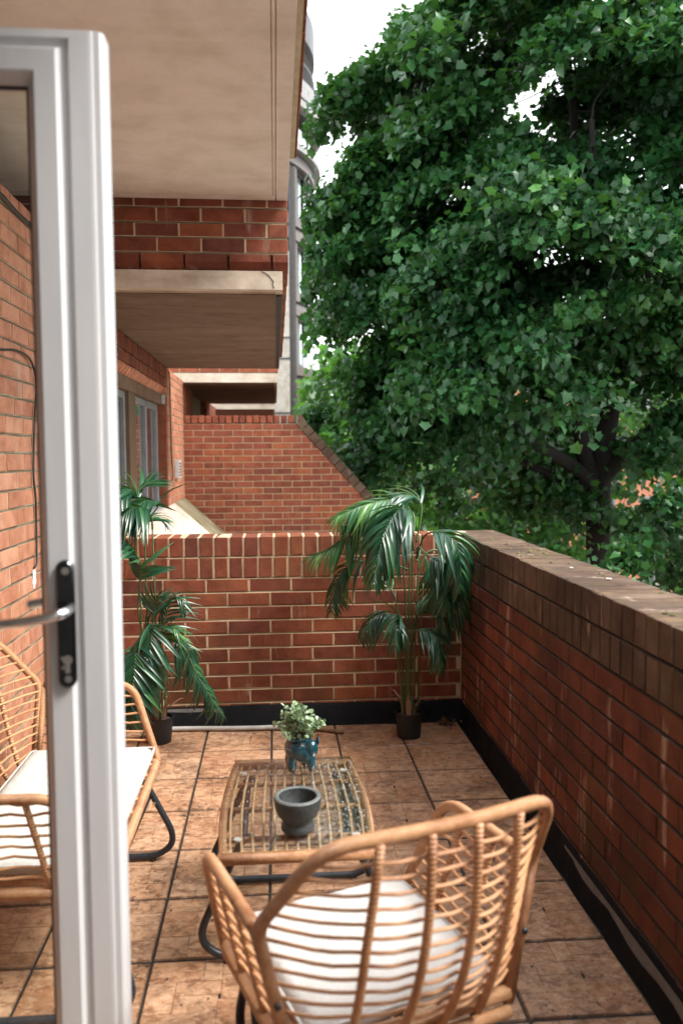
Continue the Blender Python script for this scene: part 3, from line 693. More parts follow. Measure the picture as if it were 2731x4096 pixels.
wn = MB().box(-1.2, -1.13, 10.7, 12.8, 1.9, 2.26).box(-1.2, -1.12, 11.7, 11.8, 1.0, 1.9).build('window', M['timber'], fw)
MB().box(-1.18, -1.17, 10.7, 11.7, 1.0, 1.9).build('pane', M['pane_dark'], wn); MB().box(-1.18, -1.17, 11.8, 12.8, 1.0, 1.9).build('pane', M['pane_dark'], wn)
MB().box(-1.7, .0, 18.5, 18.7, -.1, 3.2).build('end_wall', M['dark_in'], fw)
MB().box(-1.04, .9, 14.7, 14.9, -.1, 1.5).build('dividing_wall', M['brick_far'], fw)

# --- storeys below and the ground
GZ = -6.2
g = MB().add([(-300,-300,GZ),(300,-300,GZ),(300,300,GZ),(-300,300,GZ)], [(0,1,2,3)]).build('ground', M['paving']); tag(g, 'grey paved ground far below the balcony', kind='structure')
rd = MB().box(5.5, 12.5, -80, 120, GZ, GZ+.004).build('road', M['asphalt']); tag(rd, 'asphalt street below the trees', kind='structure')
hb = MB().box(-6, 1.235, -6, 4.36, GZ, -.2); hb.box(-6, 1.25, 4.36, 20, GZ, -.3); o = hb.build('lower_storeys', M['brick_far']); tag(o, 'brick storeys under the balcony', kind='structure')

# ------------------------------------------------------------------ rattan furniture
def rattan_seat(name, label, cat, loc, rz, Wd, ribs, armribs=2, group=None):
    """x right, y forward, z up; back at -y"""
    root = empty(name, loc, rz, label, cat, group)
    def T_(nm, pts, r, mat, n=8, par=root): return MB().tube(pts, r, n).build(nm, mat, par, local=(par is root), smooth=True) if par is root else MB().tube(pts, r, n).build(nm, mat, par, W[par.name])
    ZR, ZJ, ZT = .335, .605, .795
    Wt = Wd+.066; Wp = Wd+.002
    yR, yJ, yT = -.085, -.075, -.215
    def lerp(a, b, t): return a+(b-a)*t
    def hw(z): return lerp(Wd, Wt, (z-ZR)/(ZJ-ZR)) if z < ZJ else lerp(Wt, Wp, (z-ZJ)/(ZT-ZJ))
    def yb(z): return lerp(yR, yJ, (z-ZR)/(ZJ-ZR)) if z < ZJ else lerp(yJ, yT, (z-ZJ)/(ZT-ZJ))
    def bk(u, z):
        t = min(1, max(0, (z-ZR)/.42)); t = t*t*(3-2*t)
        soft = abs(u)**2.4
        yv = lerp(lerp(yR, yT, ((z-ZR)/(ZT-ZR))**1.15)-.004, yb(z), abs(u)**5)
        stx = lerp(Wd*1.04, Wp*.99, (z-ZR)/(ZT-ZR)); xx = u*lerp(stx, hw(z), abs(u)**4)
        return (xx, yv-.078*(1-abs(u)**2.0)*(.3+.7*math.sin(math.pi*min(1, max(0, (z-ZR)/(ZT-ZR)))**.9)**.8 if z < ZT-.001 else .34), z)
    # back hoop
    top = [bk(u, ZT) for u in (-.92, -.5, 0, .5, .92)]
    hoop = [(-Wd, yR, ZR-.02), (-Wt, yJ, ZJ)]+[(-Wp*.99, yT, ZT+.005)]+[(p[0], p[1], p[2]+.012) for p in top[1:4]]+[(Wp*.99, yT, ZT+.005), (Wt, yJ, ZJ), (Wd, yR, ZR-.02)]
    T_('back_hoop', rounded(hoop, {1:.035, 2:.085, 3:.08, 4:.1, 5:.08, 6:.085, 7:.035}, 6), .0132, M['wrap'], 10)
    for i in range(ribs):
        u = -1+2*(i+1)/(ribs+1)
        pts = [bk(u, ZR+(ZT+.008-ZR)*t/9) for t in range(10)]
        T_('back_rib', [(p[0], p[1]-.004, p[2]) for p in pts], .0088, M['rib'])
    zz = ZR+.045; i = 0
    while zz < ZT-.012:
        pts = []
        for k in range(25):
            u = -1+2*k/24; p = bk(u*.995, zz); ph = math.cos((u+1)/2*(ribs+1)*2*math.pi)
            pts.append((p[0], p[1]+.007+.0025*ph, p[2]+.0008*math.sin(k*1.7+i)))
        T_('rattan_rod', pts, .0040, M['rattan'], 6); zz += .0290; i += 1
    # seat frame
    yF = .355
    T_('seat_rail', [(-Wd, yR, ZR), (Wd, yR, ZR)], .015, M['wrap'], 10)
    T_('seat_rail', [(-Wd+.005, yR-.012, ZR-.032), (Wd-.005, yR-.012, ZR-.032)], .013, M['wrap'], 10)
    T_('seat_rail', rounded([(-Wd, yR, ZR-.012), (-Wd, yF, ZR-.012), (Wd, yF, ZR-.012), (Wd, yR, ZR-.012)], .04), .016, M['wrap'], 10)
    nsl = max(4, int(Wd*2/.09))
    for i in range(nsl):
        x = -Wd+2*Wd*(i+.5)/nsl; T_('seat_slat', [(x, yR+.01, ZR-.006), (x, yF-.01, ZR-.006)], .007, M['rattan'], 6)
    # arms
    for s in (-1, 1):
        def arm(v, z):
            t = (z-ZR)/(ZJ-ZR); x = lerp(Wd, Wt, t); yr = lerp(yR, yJ, t)+.016; yf = lerp(yF, .285, t)
            return (s*x, lerp(yr, yf, v), z)
        path = rounded([arm(0, ZJ-.004), (s*Wt, .262, ZJ-.004), arm(1, ZR+.02), arm(1, ZR-.02)], {1:.075, 2:.02}, 7)
        T_('arm_rail', path, .0132, M['wrap'], 10)
        T_('arm_post', [arm(0, ZR-.01), arm(0, ZJ)], .0115, M['wrap'], 8)
        for i in range(armribs):
            v_ = (i+1)/(armribs+1); T_('arm_rib', [arm(v_, ZR+(ZJ-ZR)*t/5) for t in range(6)], .0088, M['rib'])
        zz = ZR+.035; i = 0
        while zz < ZJ-.015:
            pts = []
            for k in range(13):
                v_ = k/12*(.985 if zz < ZJ-.07 else .93); p = arm(v_, zz); ph = math.cos(v_*(armribs+1)*2*math.pi)
                pts.append((p[0]+s*.004*ph, p[1], p[2]+.002*math.sin(k*2+i)))
            T_('rattan_rod', pts, .0040, M['rattan'], 6); zz += .031; i += 1
        sx = Wd+.066*.47
        T_('screw', [(s*(sx+.003), yR-.002, .462), (s*(sx+.004), yR-.013, .462)], .0065, M['black_metal'], 8)
        # hairpin leg with brace
        lx = s*(Wd-.058) if Wd < .3 else (.50 if s > 0 else -.343)
        lg = T_('leg', rounded([(lx, .30, ZR-.03), (lx, .335, ZR-.06), (lx, .435, .075), (lx, .375, .0165), (lx, -.10, .0165), (lx, -.155, .075), (lx, -.055, ZR-.06), (lx, -.04, ZR-.03)], {1:.02, 2:.07, 3:.05, 4:.05, 5:.07, 6:.02}, 7), .0115, M['black_metal'], 10)
        T_('leg_brace', [(lx, .345, ZR-.085), (lx, .245, .0165)], .010, M['black_metal'], 8)
        T_('leg_brace', [(lx, -.065, ZR-.085), (lx, .035, .0165)], .010, M['black_metal'], 8)
        for yy in (.35, -.085): MB().lathe([(0,.0),(.012,.0),(.012,.012),(0,.012)], 10, (lx, yy, 0)).build('rubber_foot', M['rubber'], root, local=True)
        MB().tube([(lx+.012, .338, ZR-.07), (lx+.016, .338, ZR-.07)], .006, 8).build('bolt', M['steel'], root, local=True)
        MB().tube([(lx+.012, .36, ZR-.12), (lx+.016, .36, ZR-.12)], .006, 8).build('bolt', M['steel'], root, local=True)
    return root
def cushion(name, label, loc, rz, x0, x1, y0, y1, z0, z1, group=None):
    nx, ny = 28, 18; v = []; f = []
    def sh(t): return (1-abs(2*t-1)**12)
    for side in (0, 1):
        for j in range(ny+1):
            for i in range(nx+1):
                u, t = i/nx, j/ny
                e = (.16+.84*min(1.0, (sh(u)*sh(t)))**.45)*(.93+.07*math.sin(math.pi*u)*math.sin(math.pi*t))
                zc = (z0+z1)/2; h = (z1-z0)/2
                wob = .0022*math.sin(u*9+t*5)+.0016*math.sin(u*23-t*14)
                z = zc+(h*e+wob*e)*(1 if side else -1)
                pin = .006*(1-e)
                v.append((x0+(x1-x0)*u+(pin if u < .5 else -pin), y0+(y1-y0)*t, z))
    k = (nx+1)*(ny+1)
    for j in range(ny):
        for i in range(nx):
            a = j*(nx+1)+i; f.append((a, a+nx+1, a+nx+2, a+1)); b = a+k; f.append((b, b+1, b+nx+2, b+nx+1))
    for i in range(nx):
        f.append((i, i+1, k+i+1, k+i)); a = ny*(nx+1)+i; f.append((a+1, a, k+a, k+a+1))
    for j in range(ny):
        a = j*(nx+1); f.append((a+nx+1, a, k+a, k+a+nx+1)); a += nx; f.append((a, a+nx+1, k+a+nx+1, k+a))
    me = mesh_np(name, v, f, [M['cushion']], True); zc = (z0+z1)/2
    o = obj(name, me, None, Matrix.Translation(loc) @ Matrix.Rotation(rz, 4, 'Z'))
    MB().tube(rounded([((x0+x1)/2, y0, zc+.012), (x0+.002, y0+.001, zc+.012), (x0+.002, y1-.001, zc+.012), (x1-.002, y1-.001, zc+.012), (x1-.002, y0+.001, zc+.012), ((x0+x1)/2, y0, zc+.012)], .012, 4), .0034, 6).build('piping', M['cushion'], o, local=True, smooth=True)
    return tag(o, label, 'cushion', group)
CH = ((.216, 1.592, 0), R(20.5))
rattan_seat('rattan_armchair', 'rattan armchair in the foreground seen from behind with sloped back', 'armchair', CH[0], CH[1], .238, 4)
cushion('seat_cushion', 'white seat cushion on the foreground armchair', CH[0], CH[1], -.215, .215, -.085, .335, .338, .408)
SO = ((-.80, 2.545, 0), R(-90))
rattan_seat('rattan_sofa', 'rattan two seat sofa against the orange wall behind the door', 'sofa', SO[0], SO[1], .448, 8)
cushion('seat_cushion', 'long white seat cushion on the rattan sofa', SO[0], SO[1], -.425, .425, -.085, .352, .338, .408)

# --- coffee table
tb = empty('coffee_table', (.05, 2.46, 0), 0, 'low rattan coffee table with wet glass top and black tube legs', 'table')
def side(s, t): return s*(.2+.018*math.sin(math.pi*t)-.006*t)
TY0, TY1, TZ = -.325, .325, .372
def TB(nm, pts, r, mat, n=8, par=None, smooth=True): return MB().tube(pts, r, n).build(nm, mat, tb, local=True, smooth=smooth)
for s in (-1, 1):
    TB('side_rail', [(side(s, t/10), TY0+.005+(TY1-TY0-.01)*t/10, TZ) for t in range(11)], .0125, M['wrap'], 10)
TB('end_rail', [(-.212, TY0, TZ), (.212, TY0, TZ)], .0165, M['wrap'], 12); TB('end_rail', [(-.198, TY1, TZ), (.198, TY1, TZ)], .014, M['wrap'], 12)
for yy in (-.20, -.005, .185): TB('cross_bar', [(side(-1, (yy-TY0)/.65), yy, TZ-.008), (side(1, (yy-TY0)/.65), yy, TZ-.008)], .009, M['wrap'], 8)
for i in range(13):
    q = -.9+1.8*i/12
    TB('rattan_rod', [(side(1, t/12)*q, TY0+(TY1-TY0)*t/12, TZ+.002+.003*math.cos(t*math.pi)) for t in range(13)], .0046, M['rattan_sheen'], 6)
for yy, nm in ((.236, 0), (-.188, 1)):
    TB('leg', rounded([(-.13, yy, TZ-.006), (-.155, yy, TZ-.012), (-.285, yy, .075), (-.225, yy, .0165), (.225, yy, .0165), (.285, yy, .075), (.155, yy, TZ-.012), (.13, yy, TZ-.006)], {1:.02, 2:.06, 3:.045, 4:.045, 5:.06, 6:.02}, 7), .0115, M['black_metal'], 10)
    for s in (-1, 1): MB().lathe([(0,0),(.012,0),(.012,.012),(0,.012)], 10, (s*.2, yy, 0)).build('rubber_foot', M['rubber'], tb, local=True)
for s in (-1, 1): TB('leg_brace', [(s*.15, .236, TZ-.014), (s*.15, -.188, TZ-.014)], .009, M['black_metal'])
ol = []
for t in range(11): ol.append((side(1, t/10)+.004, TY0-.004+(TY1-TY0+.008)*t/10))
pl_ = rounded([(p[0], p[1], 0) for p in ol[:1]]+[(p[0], p[1], 0) for p in ol[1:-1]]+[(ol[-1][0], ol[-1][1], 0)], 0.01, 2)
loop = [(p.x, p.y) for p in pl_]+[(-p.x, p.y) for p in reversed(pl_)]
n = len(loop); gz0, gz1 = .3895, .3955
MB().add([(x, y, gz0) for x, y in loop]+[(x, y, gz1) for x, y in loop], [tuple(reversed(range(n))), tuple(range(n, 2*n))]+[(i, (i+1) % n, (i+1) % n+n, i+n) for i in range(n)]).build('glass_top', M['glass_table'], tb, local=True)
for sx, sy in ((-1,-1),(1,-1),(-1,1),(1,1)): MB().lathe([(0,.0),(.011,0),(.011,.004),(0,.004)], 14, (sx*.165, sy*.235-.01, .3852)).build('glass_pad', M['plaster'], tb, local=True)
rr = random.Random(8); mb = MB()
for i in range(1500):
    x, y = rr.uniform(-.2, .2), rr.uniform(-.31, .31)
    if rr.random() > .35+.65*(x > .05): continue
    if (x-.0)**2+(y+.215)**2 < .055**2: continue
    a = rr.choice((.0012, .0016, .002, .003, .0046)); h = a*.42; k = 7
    v = [(x+a*math.cos(j*2*math.pi/k)*rr.uniform(.8, 1.2), y+a*math.sin(j*2*math.pi/k)*rr.uniform(.8, 1.2), .3957) for j in range(k)]
    v2 = [(x+(p[0]-x)*.6, y+(p[1]-y)*.6, .3957+h*.8) for p in v]
    mb.add(v+v2+[(x, y, .3957+h)], [(j, (j+1) % k, (j+1) % k+k, j+k) for j in range(k)]+[(j+k, (j+1) % k+k, 2*k) for j in range(k)])
tag(mb.build('rain_drops', M['drop'], tb, local=True, smooth=True), kind='stuff')

# --- granite mortar bowl
GT = .3962
bo = empty('mortar_bowl', (.052, 2.245, GT), 0, 'dark granite mortar bowl on the glass coffee table', 'bowl')
MB().lathe([(0,0),(.044,0),(.047,.004),(.046,.016),(.041,.024),(.043,.031),(.056,.045),(.064,.066),(.0665,.086),(.0662,.094)], 40).build('bowl_body', M['granite'], bo, local=True, smooth=True)
MB().lathe([(.0662,.094),(.064,.098),(.056,.0985),(.053,.096)], 40).build('rim', M['granite_rim'], bo, local=True, smooth=True)
MB().lathe([(.053,.096),(.0515,.085),(.046,.058),(.032,.038),(.012,.031),(0,.030)], 40).build('bowl_hollow', M['granite'], bo, local=True, smooth=True)

# --- elephant planter with eucalyptus
ep = empty('potted_plant', (.075, 2.70, GT), 0, 'small pale green eucalyptus in a teal elephant pot on the table', 'plant')
ep.scale = (.92, .92, .92)
def blob(parts, mat, name, parent, voxel=.004, smooth_it=6):
    bm = bmesh.new()
    for c, s, rot in parts:
        mt = Matrix.Translation(c) @ Euler(rot).to_matrix().to_4x4() @ Matrix.Diagonal((*s, 1))
        bmesh.ops.create_icosphere(bm, subdivisions=3, radius=1, matrix=mt)
    me = bpy.data.meshes.new(name); bm.to_mesh(me); bm.free()
    tmp = bpy.data.objects.new('tmp', me); COL.objects.link(tmp)
    r_ = tmp.modifiers.new('r', 'REMESH'); r_.mode = 'VOXEL'; r_.voxel_size = voxel
    s_ = tmp.modifiers.new('s', 'SMOOTH'); s_.iterations = smooth_it; s_.factor = .5
    dg = bpy.context.evaluated_depsgraph_get(); me2 = bpy.data.meshes.new_from_object(tmp.evaluated_get(dg))
    bpy.data.objects.remove(tmp); me2.name = name; me2.materials.clear(); me2.materials.append(mat)
    me2.polygons.foreach_set('use_smooth', np.ones(len(me2.polygons), bool))
    return obj(name, me2, parent, None, local=True)
body = [((-.010, .0, .074), (.051, .050, .046), (0,0,0)), ((.036, -.022, .076), (.027, .028, .036), (0,0,0)),
        ((-.034, -.024, .026), (.0185, .0185, .036), (0,0,0)), ((-.040, .026, .026), (.018, .018, .036), (0,0,0)),
        ((.014, .032, .026), (.018, .018, .036), (0,0,0)), ((.004, -.030, .052), (.020, .016, .024), (0,.2,0)),
        ((.036, -.034, .030), (.0165, .0165, .036), (0,0,0)), ((.018, -.040, .052), (.012, .011, .024), (.1,0,0))]
pot_o = blob([(Vector(c), s, r) for c, s, r in body], M['teal'], 'elephant_pot', ep, .0032, 4)
blob([(Vector((.006, -.036, .100)), (.020, .006, .022), (.2, 0, .5))], M['teal'], 'ear', pot_o, .003, 2)
blob([(Vector((.060, -.012, .098)), (.006, .018, .022), (0, .2, .2))], M['teal'], 'ear', pot_o, .003, 2)
MB().lathe([(.036,.116),(.040,.119),(.043,.116),(.043,.108)], 24, (-.006,0,0)).build('pot_rim', M['teal'], pot_o, local=True, smooth=True)
def disc_leaf(seed):
    rr = random.Random(seed); v = [(0,.0,0)]; n_ = 8
    for i in range(n_): a = 2*math.pi*i/n_; v.append((.5*math.cos(a)*rr.uniform(.85,1), .5+.5*math.sin(a), .10*abs(math.cos(a))))
    v[0] = (0, .5, -.03)
    return mesh_np('leaf', v, [(0, 1+i, 1+(i+1) % n_) for i in range(n_)], [M['euca']], True)
EL = [disc_leaf(i) for i in range(4)]
rr = random.Random(21); stems = []
for i in range(36):
    a = i*2.399; el = .02+1.5*rr.random()**.9; d0 = Vector((math.cos(a)*math.cos(el), math.sin(a)*math.cos(el), math.sin(el)*1.12-.08)); ln = rr.uniform(.074, .100)*(1.15 if rr.random() < .25 else 1)
    p0 = Vector((-.008+.02*math.cos(a), .02*math.sin(a), .108)); p1 = Vector((-.004, 0, .138))+d0*ln
    pts = catmull([p0, p0.lerp(p1, .5)+Z*.014, p1], 4); stems.append((MB().tube(pts, .0011, 4).build('stem', M['cane'], ep, local=True), pts, d0))
extra = MB(); cnt = 0
for k in range(16):
    for st, pts, d0 in stems:
        q = .28+.72*((k*.618+cnt*.13) % 1); p = pts[min(len(pts)-1, int(q*(len(pts)-1)))]+Vector((rr.uniform(-1,1), rr.uniform(-1,1), rr.uniform(-1,1)))*.009
        dr = (d0*.7+Vector((rr.gauss(0,.7), rr.gauss(0,.7), rr.gauss(0,.6)))).normalized(); zc = (d0+Vector((rr.gauss(0,.55), rr.gauss(-.25,.55), rr.gauss(.25,.5)))).normalized()
        xc = dr.cross(zc).normalized(); zc = xc.cross(dr); sc = rr.uniform(.0115, .0195)
        mt = Matrix(((xc.x*sc, dr.x*sc, zc.x*sc, p.x), (xc.y*sc, dr.y*sc, zc.y*sc, p.y), (xc.z*sc, dr.z*sc, zc.z*sc, p.z), (0,0,0,1))); me_ = EL[rr.randrange(4)]
        if cnt < 300: obj('leaf', me_, st, mt, local=True)
        else: extra.add([mt @ q_.co for q_ in me_.vertices], [tuple(p_.vertices) for p_ in me_.polygons])
        cnt += 1
tag(extra.build('foliage', M['euca2'], ep, local=True, smooth=True), kind='stuff')

# ------------------------------------------------------------------ white glazed door
dr_ = empty('glazed_door', (-1.0, 1.53, 0), 0, 'open white plastic framed glass door at the left edge', 'door')
DX0, DX1, DZ0, DZ1 = -1.025, -.291, .03, 2.228
# profile across the frame: (inset from outer edge, y)
PROF = [(0, 1.524), (.002, 1.517), (.007, 1.5125), (.018, 1.5115), (.020, 1.5095), (.026, 1.5085), (.058, 1.507), (.0605, 1.5105), (.0635, 1.5125), (.073, 1.5125), (.0765, 1.5045), (.080, 1.5), (.116, 1.5), (.119, 1.502), (.131, 1.520), (.133, 1.524), (.133, 1.533)]
def ring(t): return [(DX0+t, DZ0+t), (DX1-t, DZ0+t), (DX1-t, DZ1-t), (DX0+t, DZ1-t)]
sides = [('bottom_rail', 0, 1), ('stile', 1, 2), ('top_rail', 2, 3), ('stile', 3, 0)]
BACK = [(0, 1.562), (.02, 1.572), (.12, 1.572), (.133, 1.552), (.133, 1.541)]
for nm, i, j in sides:
    mb = MB()
    for prof in (PROF, BACK):
        for (t0, y0), (t1, y1) in zip(prof[:-1], prof[1:]):
            a, b = ring(t0), ring(t1)
            mb.add([(a[i][0], y0, a[i][1]), (a[j][0], y0, a[j][1]), (b[j][0], y1, b[j][1]), (b[i][0], y1, b[i][1])], [(0,1,2,3)])
    a = ring(0); mb.add([(a[i][0], 1.524, a[i][1]), (a[j][0], 1.524, a[j][1]), (a[j][0], 1.562, a[j][1]), (a[i][0], 1.562, a[i][1])], [(0,1,2,3)])
    mb.v = [(p_[0], p_[1], min(p_[2], 2.184)) for p_ in mb.v]
    if nm == 'top_rail': mb.box(DX0+.04, DX1-.012, 1.5125, 1.5725, 2.1835, 2.1855)
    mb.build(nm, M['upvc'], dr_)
    t_ = .1325; a, b = ring(t_), ring(t_+.006)
    MB().add([(a[i][0], 1.528, a[i][1]), (a[j][0], 1.528, a[j][1]), (b[j][0], 1.5315, b[j][1]), (b[i][0], 1.5315, b[i][1])], [(0,1,2,3)]).build('gasket', M['rubber'], dr_)
a = ring(.131)
MB().box(a[0][0], a[1][0], 1.533, 1.541, a[0][1], a[2][1]).build('glass_pane', M['glass'], dr_)
# handle: long plate, lever both sides, cylinder and screws
def plate(yf, yb, nm):
    cx, hwid, z0, z1 = -.3775, .0158, 1.030, 1.262; pts = []
    for i in range(13): a = math.pi*i/12; pts.append((cx+hwid*math.cos(a), z1-hwid+hwid*math.sin(a)))
    for i in range(13): a = math.pi+math.pi*i/12; pts.append((cx+hwid*math.cos(a), z0+hwid+hwid*math.sin(a)))
    n_ = len(pts); ins = [(cx+(x-cx)*.84, (z-1.146)*.978+1.146) for x, z in pts]; d = -1 if yf < yb else 1
    v = [(x, yb, z) for x, z in pts]+[(x, yf-d*.003, z) for x, z in pts]+[(x, yf, z) for x, z in ins]
    f = [(i, (i+1) % n_, (i+1) % n_+n_, i+n_) for i in range(n_)]+[(i+n_, (i+1) % n_+n_, (i+1) % n_+2*n_, i+2*n_) for i in range(n_)]+[tuple(range(2*n_, 3*n_))]
    return MB().add(v, f).build(nm, M['chrome_dark'], dr_)
pt_ = plate(1.490, 1.501, 'handle')
MB().tube(catmull([(-.372, 1.492, 1.176), (-.372, 1.462, 1.175), (-.380, 1.447, 1.172), (-.402, 1.441, 1.167), (-.44, 1.440, 1.162), (-.505, 1.441, 1.156)], 6), [.0125, .012, .0118, .0115, .011, .0108, .0106, .0105]+[.0104]*6+[.010]*4+[.0095]*4+[.009]*4+[.0085]*4+[.006]*1, 12).build('lever', M['chrome'], pt_, smooth=True)
MB().tube([(-.3755, 1.4895, 1.082), (-.3755, 1.486, 1.082)], .0085, 16).build('lock_cylinder', M['steel'], pt_)
MB().box(-.3795, -.3715, 1.4865, 1.4895, 1.058, 1.082).build('lock_cylinder', M['steel'], pt_)
for x_, z_, r_ in ((-.3755, 1.243, .007), (-.3755, 1.047, .0065), (-.385, 1.085, .0032), (-.384, 1.068, .0032)):
    MB().tube([(x_, 1.4902, z_), (x_, 1.4885, z_)], r_, 12).build('screw', M['steel'], pt_)
pt2 = plate(1.584, 1.571, 'handle')
MB().tube(catmull([(-.372, 1.58, 1.176), (-.372, 1.61, 1.175), (-.39, 1.622, 1.17), (-.44, 1.624, 1.166), (-.482, 1.623, 1.160)], 5), .009, 10).build('lever', M['chrome'], pt2, smooth=True)
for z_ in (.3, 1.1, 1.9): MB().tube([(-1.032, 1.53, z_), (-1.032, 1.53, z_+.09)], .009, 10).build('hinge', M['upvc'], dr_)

# ------------------------------------------------------------------ small things on the balcony
o = MB().tube(catmull([(-.62,4.262,.016),(-.50,4.262,.016),(-.381,4.255,.016),(-.25,4.244,.016),(-.10,4.238,.016),(-.032,4.238,.016),(.08,4.222,.016),(.172,4.20,.016)], 6), .0125, 8).build('hose', M['hose'], smooth=True)
tag(o, 'grey hose lying along the foot of the back parapet', 'hose')
o = MB().tube([(.17,4.214,.012),(.23,4.188,.0125),(.29,4.162,.013),(.335,4.143,.012)], [.008,.0095,.0105,.011], 7).build('stick', M['twig'], smooth=True)
tag(o, 'short brown wooden stick on the tiles by the back parapet', 'stick')
o = MB().tube(catmull([(-1.033,3.15,1.848),(-1.033,3.26,1.852),(-1.033,3.40,1.868),(-1.030,3.53,1.868),(-1.028,3.63,1.84),(-1.028,3.685,1.76),(-1.03,3.665,1.66),(-1.031,3.645,1.57),(-1.031,3.61,1.37),(-1.031,3.632,1.25),(-1.031,3.62,1.04),(-1.028,3.606,.985),(-1.036,3.592,.965)], 5), .0048, 8).build('cable', M['rubber'], smooth=True)
tag(o, 'thin black cable running down the orange brick wall', 'cable')
o = MB().tube(catmull([(-1.028,2.3,2.436),(-1.03,2.8,2.428),(-1.027,3.2,2.440),(-1.028,3.5,2.426),(-1.03,3.8,2.434),(-1.028,4.1,2.428),(-1.03,4.34,2.432)], 6), .0085, 8).build('cable', M['rubber'], smooth=True)
tag(o, 'thick black cable along the top of the orange brick wall', 'cable')
rr = random.Random(3); pts = []
for i in range(18): a = 2*math.pi*i/18; q = rr.uniform(.6, 1.1); pts.append((-1.0375, 3.598+.030*q*math.cos(a), .925+.055*q*math.sin(a)))
o = MB().add([(-1.0335, 3.598, .93)]+pts, [(0, 1+i, 1+(i+1) % 18) for i in range(18)]).build('sealant_patch', M['plaster'], smooth=True)
tag(o, 'white sealant blob where the cable enters the brick wall', 'sealant')
mb = MB()
for i in range(46):
    c = Vector((.905+rr.gauss(0, .028), 4.235+rr.gauss(0, .022), .006+abs(rr.gauss(0, .012)))); a = rr.uniform(0, 6.3); s = rr.uniform(.008, .018)
    e = Euler((rr.uniform(-.9,.9), rr.uniform(-.9,.9), a)).to_matrix()
    v = [c+e @ Vector(q)*s for q in ((-1,0,.2),(-.3,.5,0),(.5,.45,.15),(1,0,-.1),(.4,-.5,.1),(-.4,-.45,.05),(0,0,-.2))]
    mb.add(v, [(6, k, (k+1) % 6) for k in range(6)])
o = mb.build('dead_leaves', M['dead']); tag(o, 'small heap of dead brown leaves in the corner of the floor', 'leaves', kind='stuff')
mb = MB()
for i in range(60):   # scattered crumbs and leaf bits
    x, y = rr.uniform(-.95, .95), rr.uniform(1.6, 4.25)
    if rr.random() < .5: y = rr.uniform(2.0, 2.9); x = rr.uniform(-.5, .3)
    s = rr.uniform(.002, .007); a = rr.uniform(0, 6)
    mb.add([(x+s*math.cos(a+k*1.57)*rr.uniform(.5,1.2), y+s*math.sin(a+k*1.57), .0012+rr.uniform(0,.002)) for k in range(4)], [(0,1,2,3)])
o = mb.build('floor_debris', M['dead']); tag(o, 'dark leaf crumbs scattered over the tiles', 'debris', kind='stuff')
mb = MB()
for i in range(40):   # moss and lichen on the coping
    x, y = rr.uniform(1.03, 1.2), rr.uniform(1.9, 4.4)
    if rr.random() < .7: y = rr.gauss(3.45, .16)
    s = rr.uniform(.004, .014); k = 6
    v = [(x+s*math.cos(j*2*math.pi/k)*rr.uniform(.6,1.2), y+s*math.sin(j*2*math.pi/k)*rr.uniform(.6,1.2), Z_TOP-.004) for j in range(k)]
    mb.add(v+[(x, y, Z_TOP+.003)], [(j, (j+1) % k, k) for j in range(k)])
M['moss'] = simple('moss', (0.05,0.055,0.015), (0.12,0.10,0.03), .95, 60, .003, 120, 'World')
o = mb.build('coping_moss', M['moss'], rw, smooth=True); tag(o, kind='stuff')
for x, y, s in ((1.14, 2.72, .011), (1.11, 3.0, .008)):
    v = [(x+s*math.cos(j)*rr.uniform(.7,1.1), y+s*1.3*math.sin(j)*rr.uniform(.7,1.1), Z_TOP+.0005) for j in [k*2*math.pi/9 for k in range(9)]]
    MB().add(v, [tuple(range(9))]).build('bird_dropping', M['plaster'], rw)

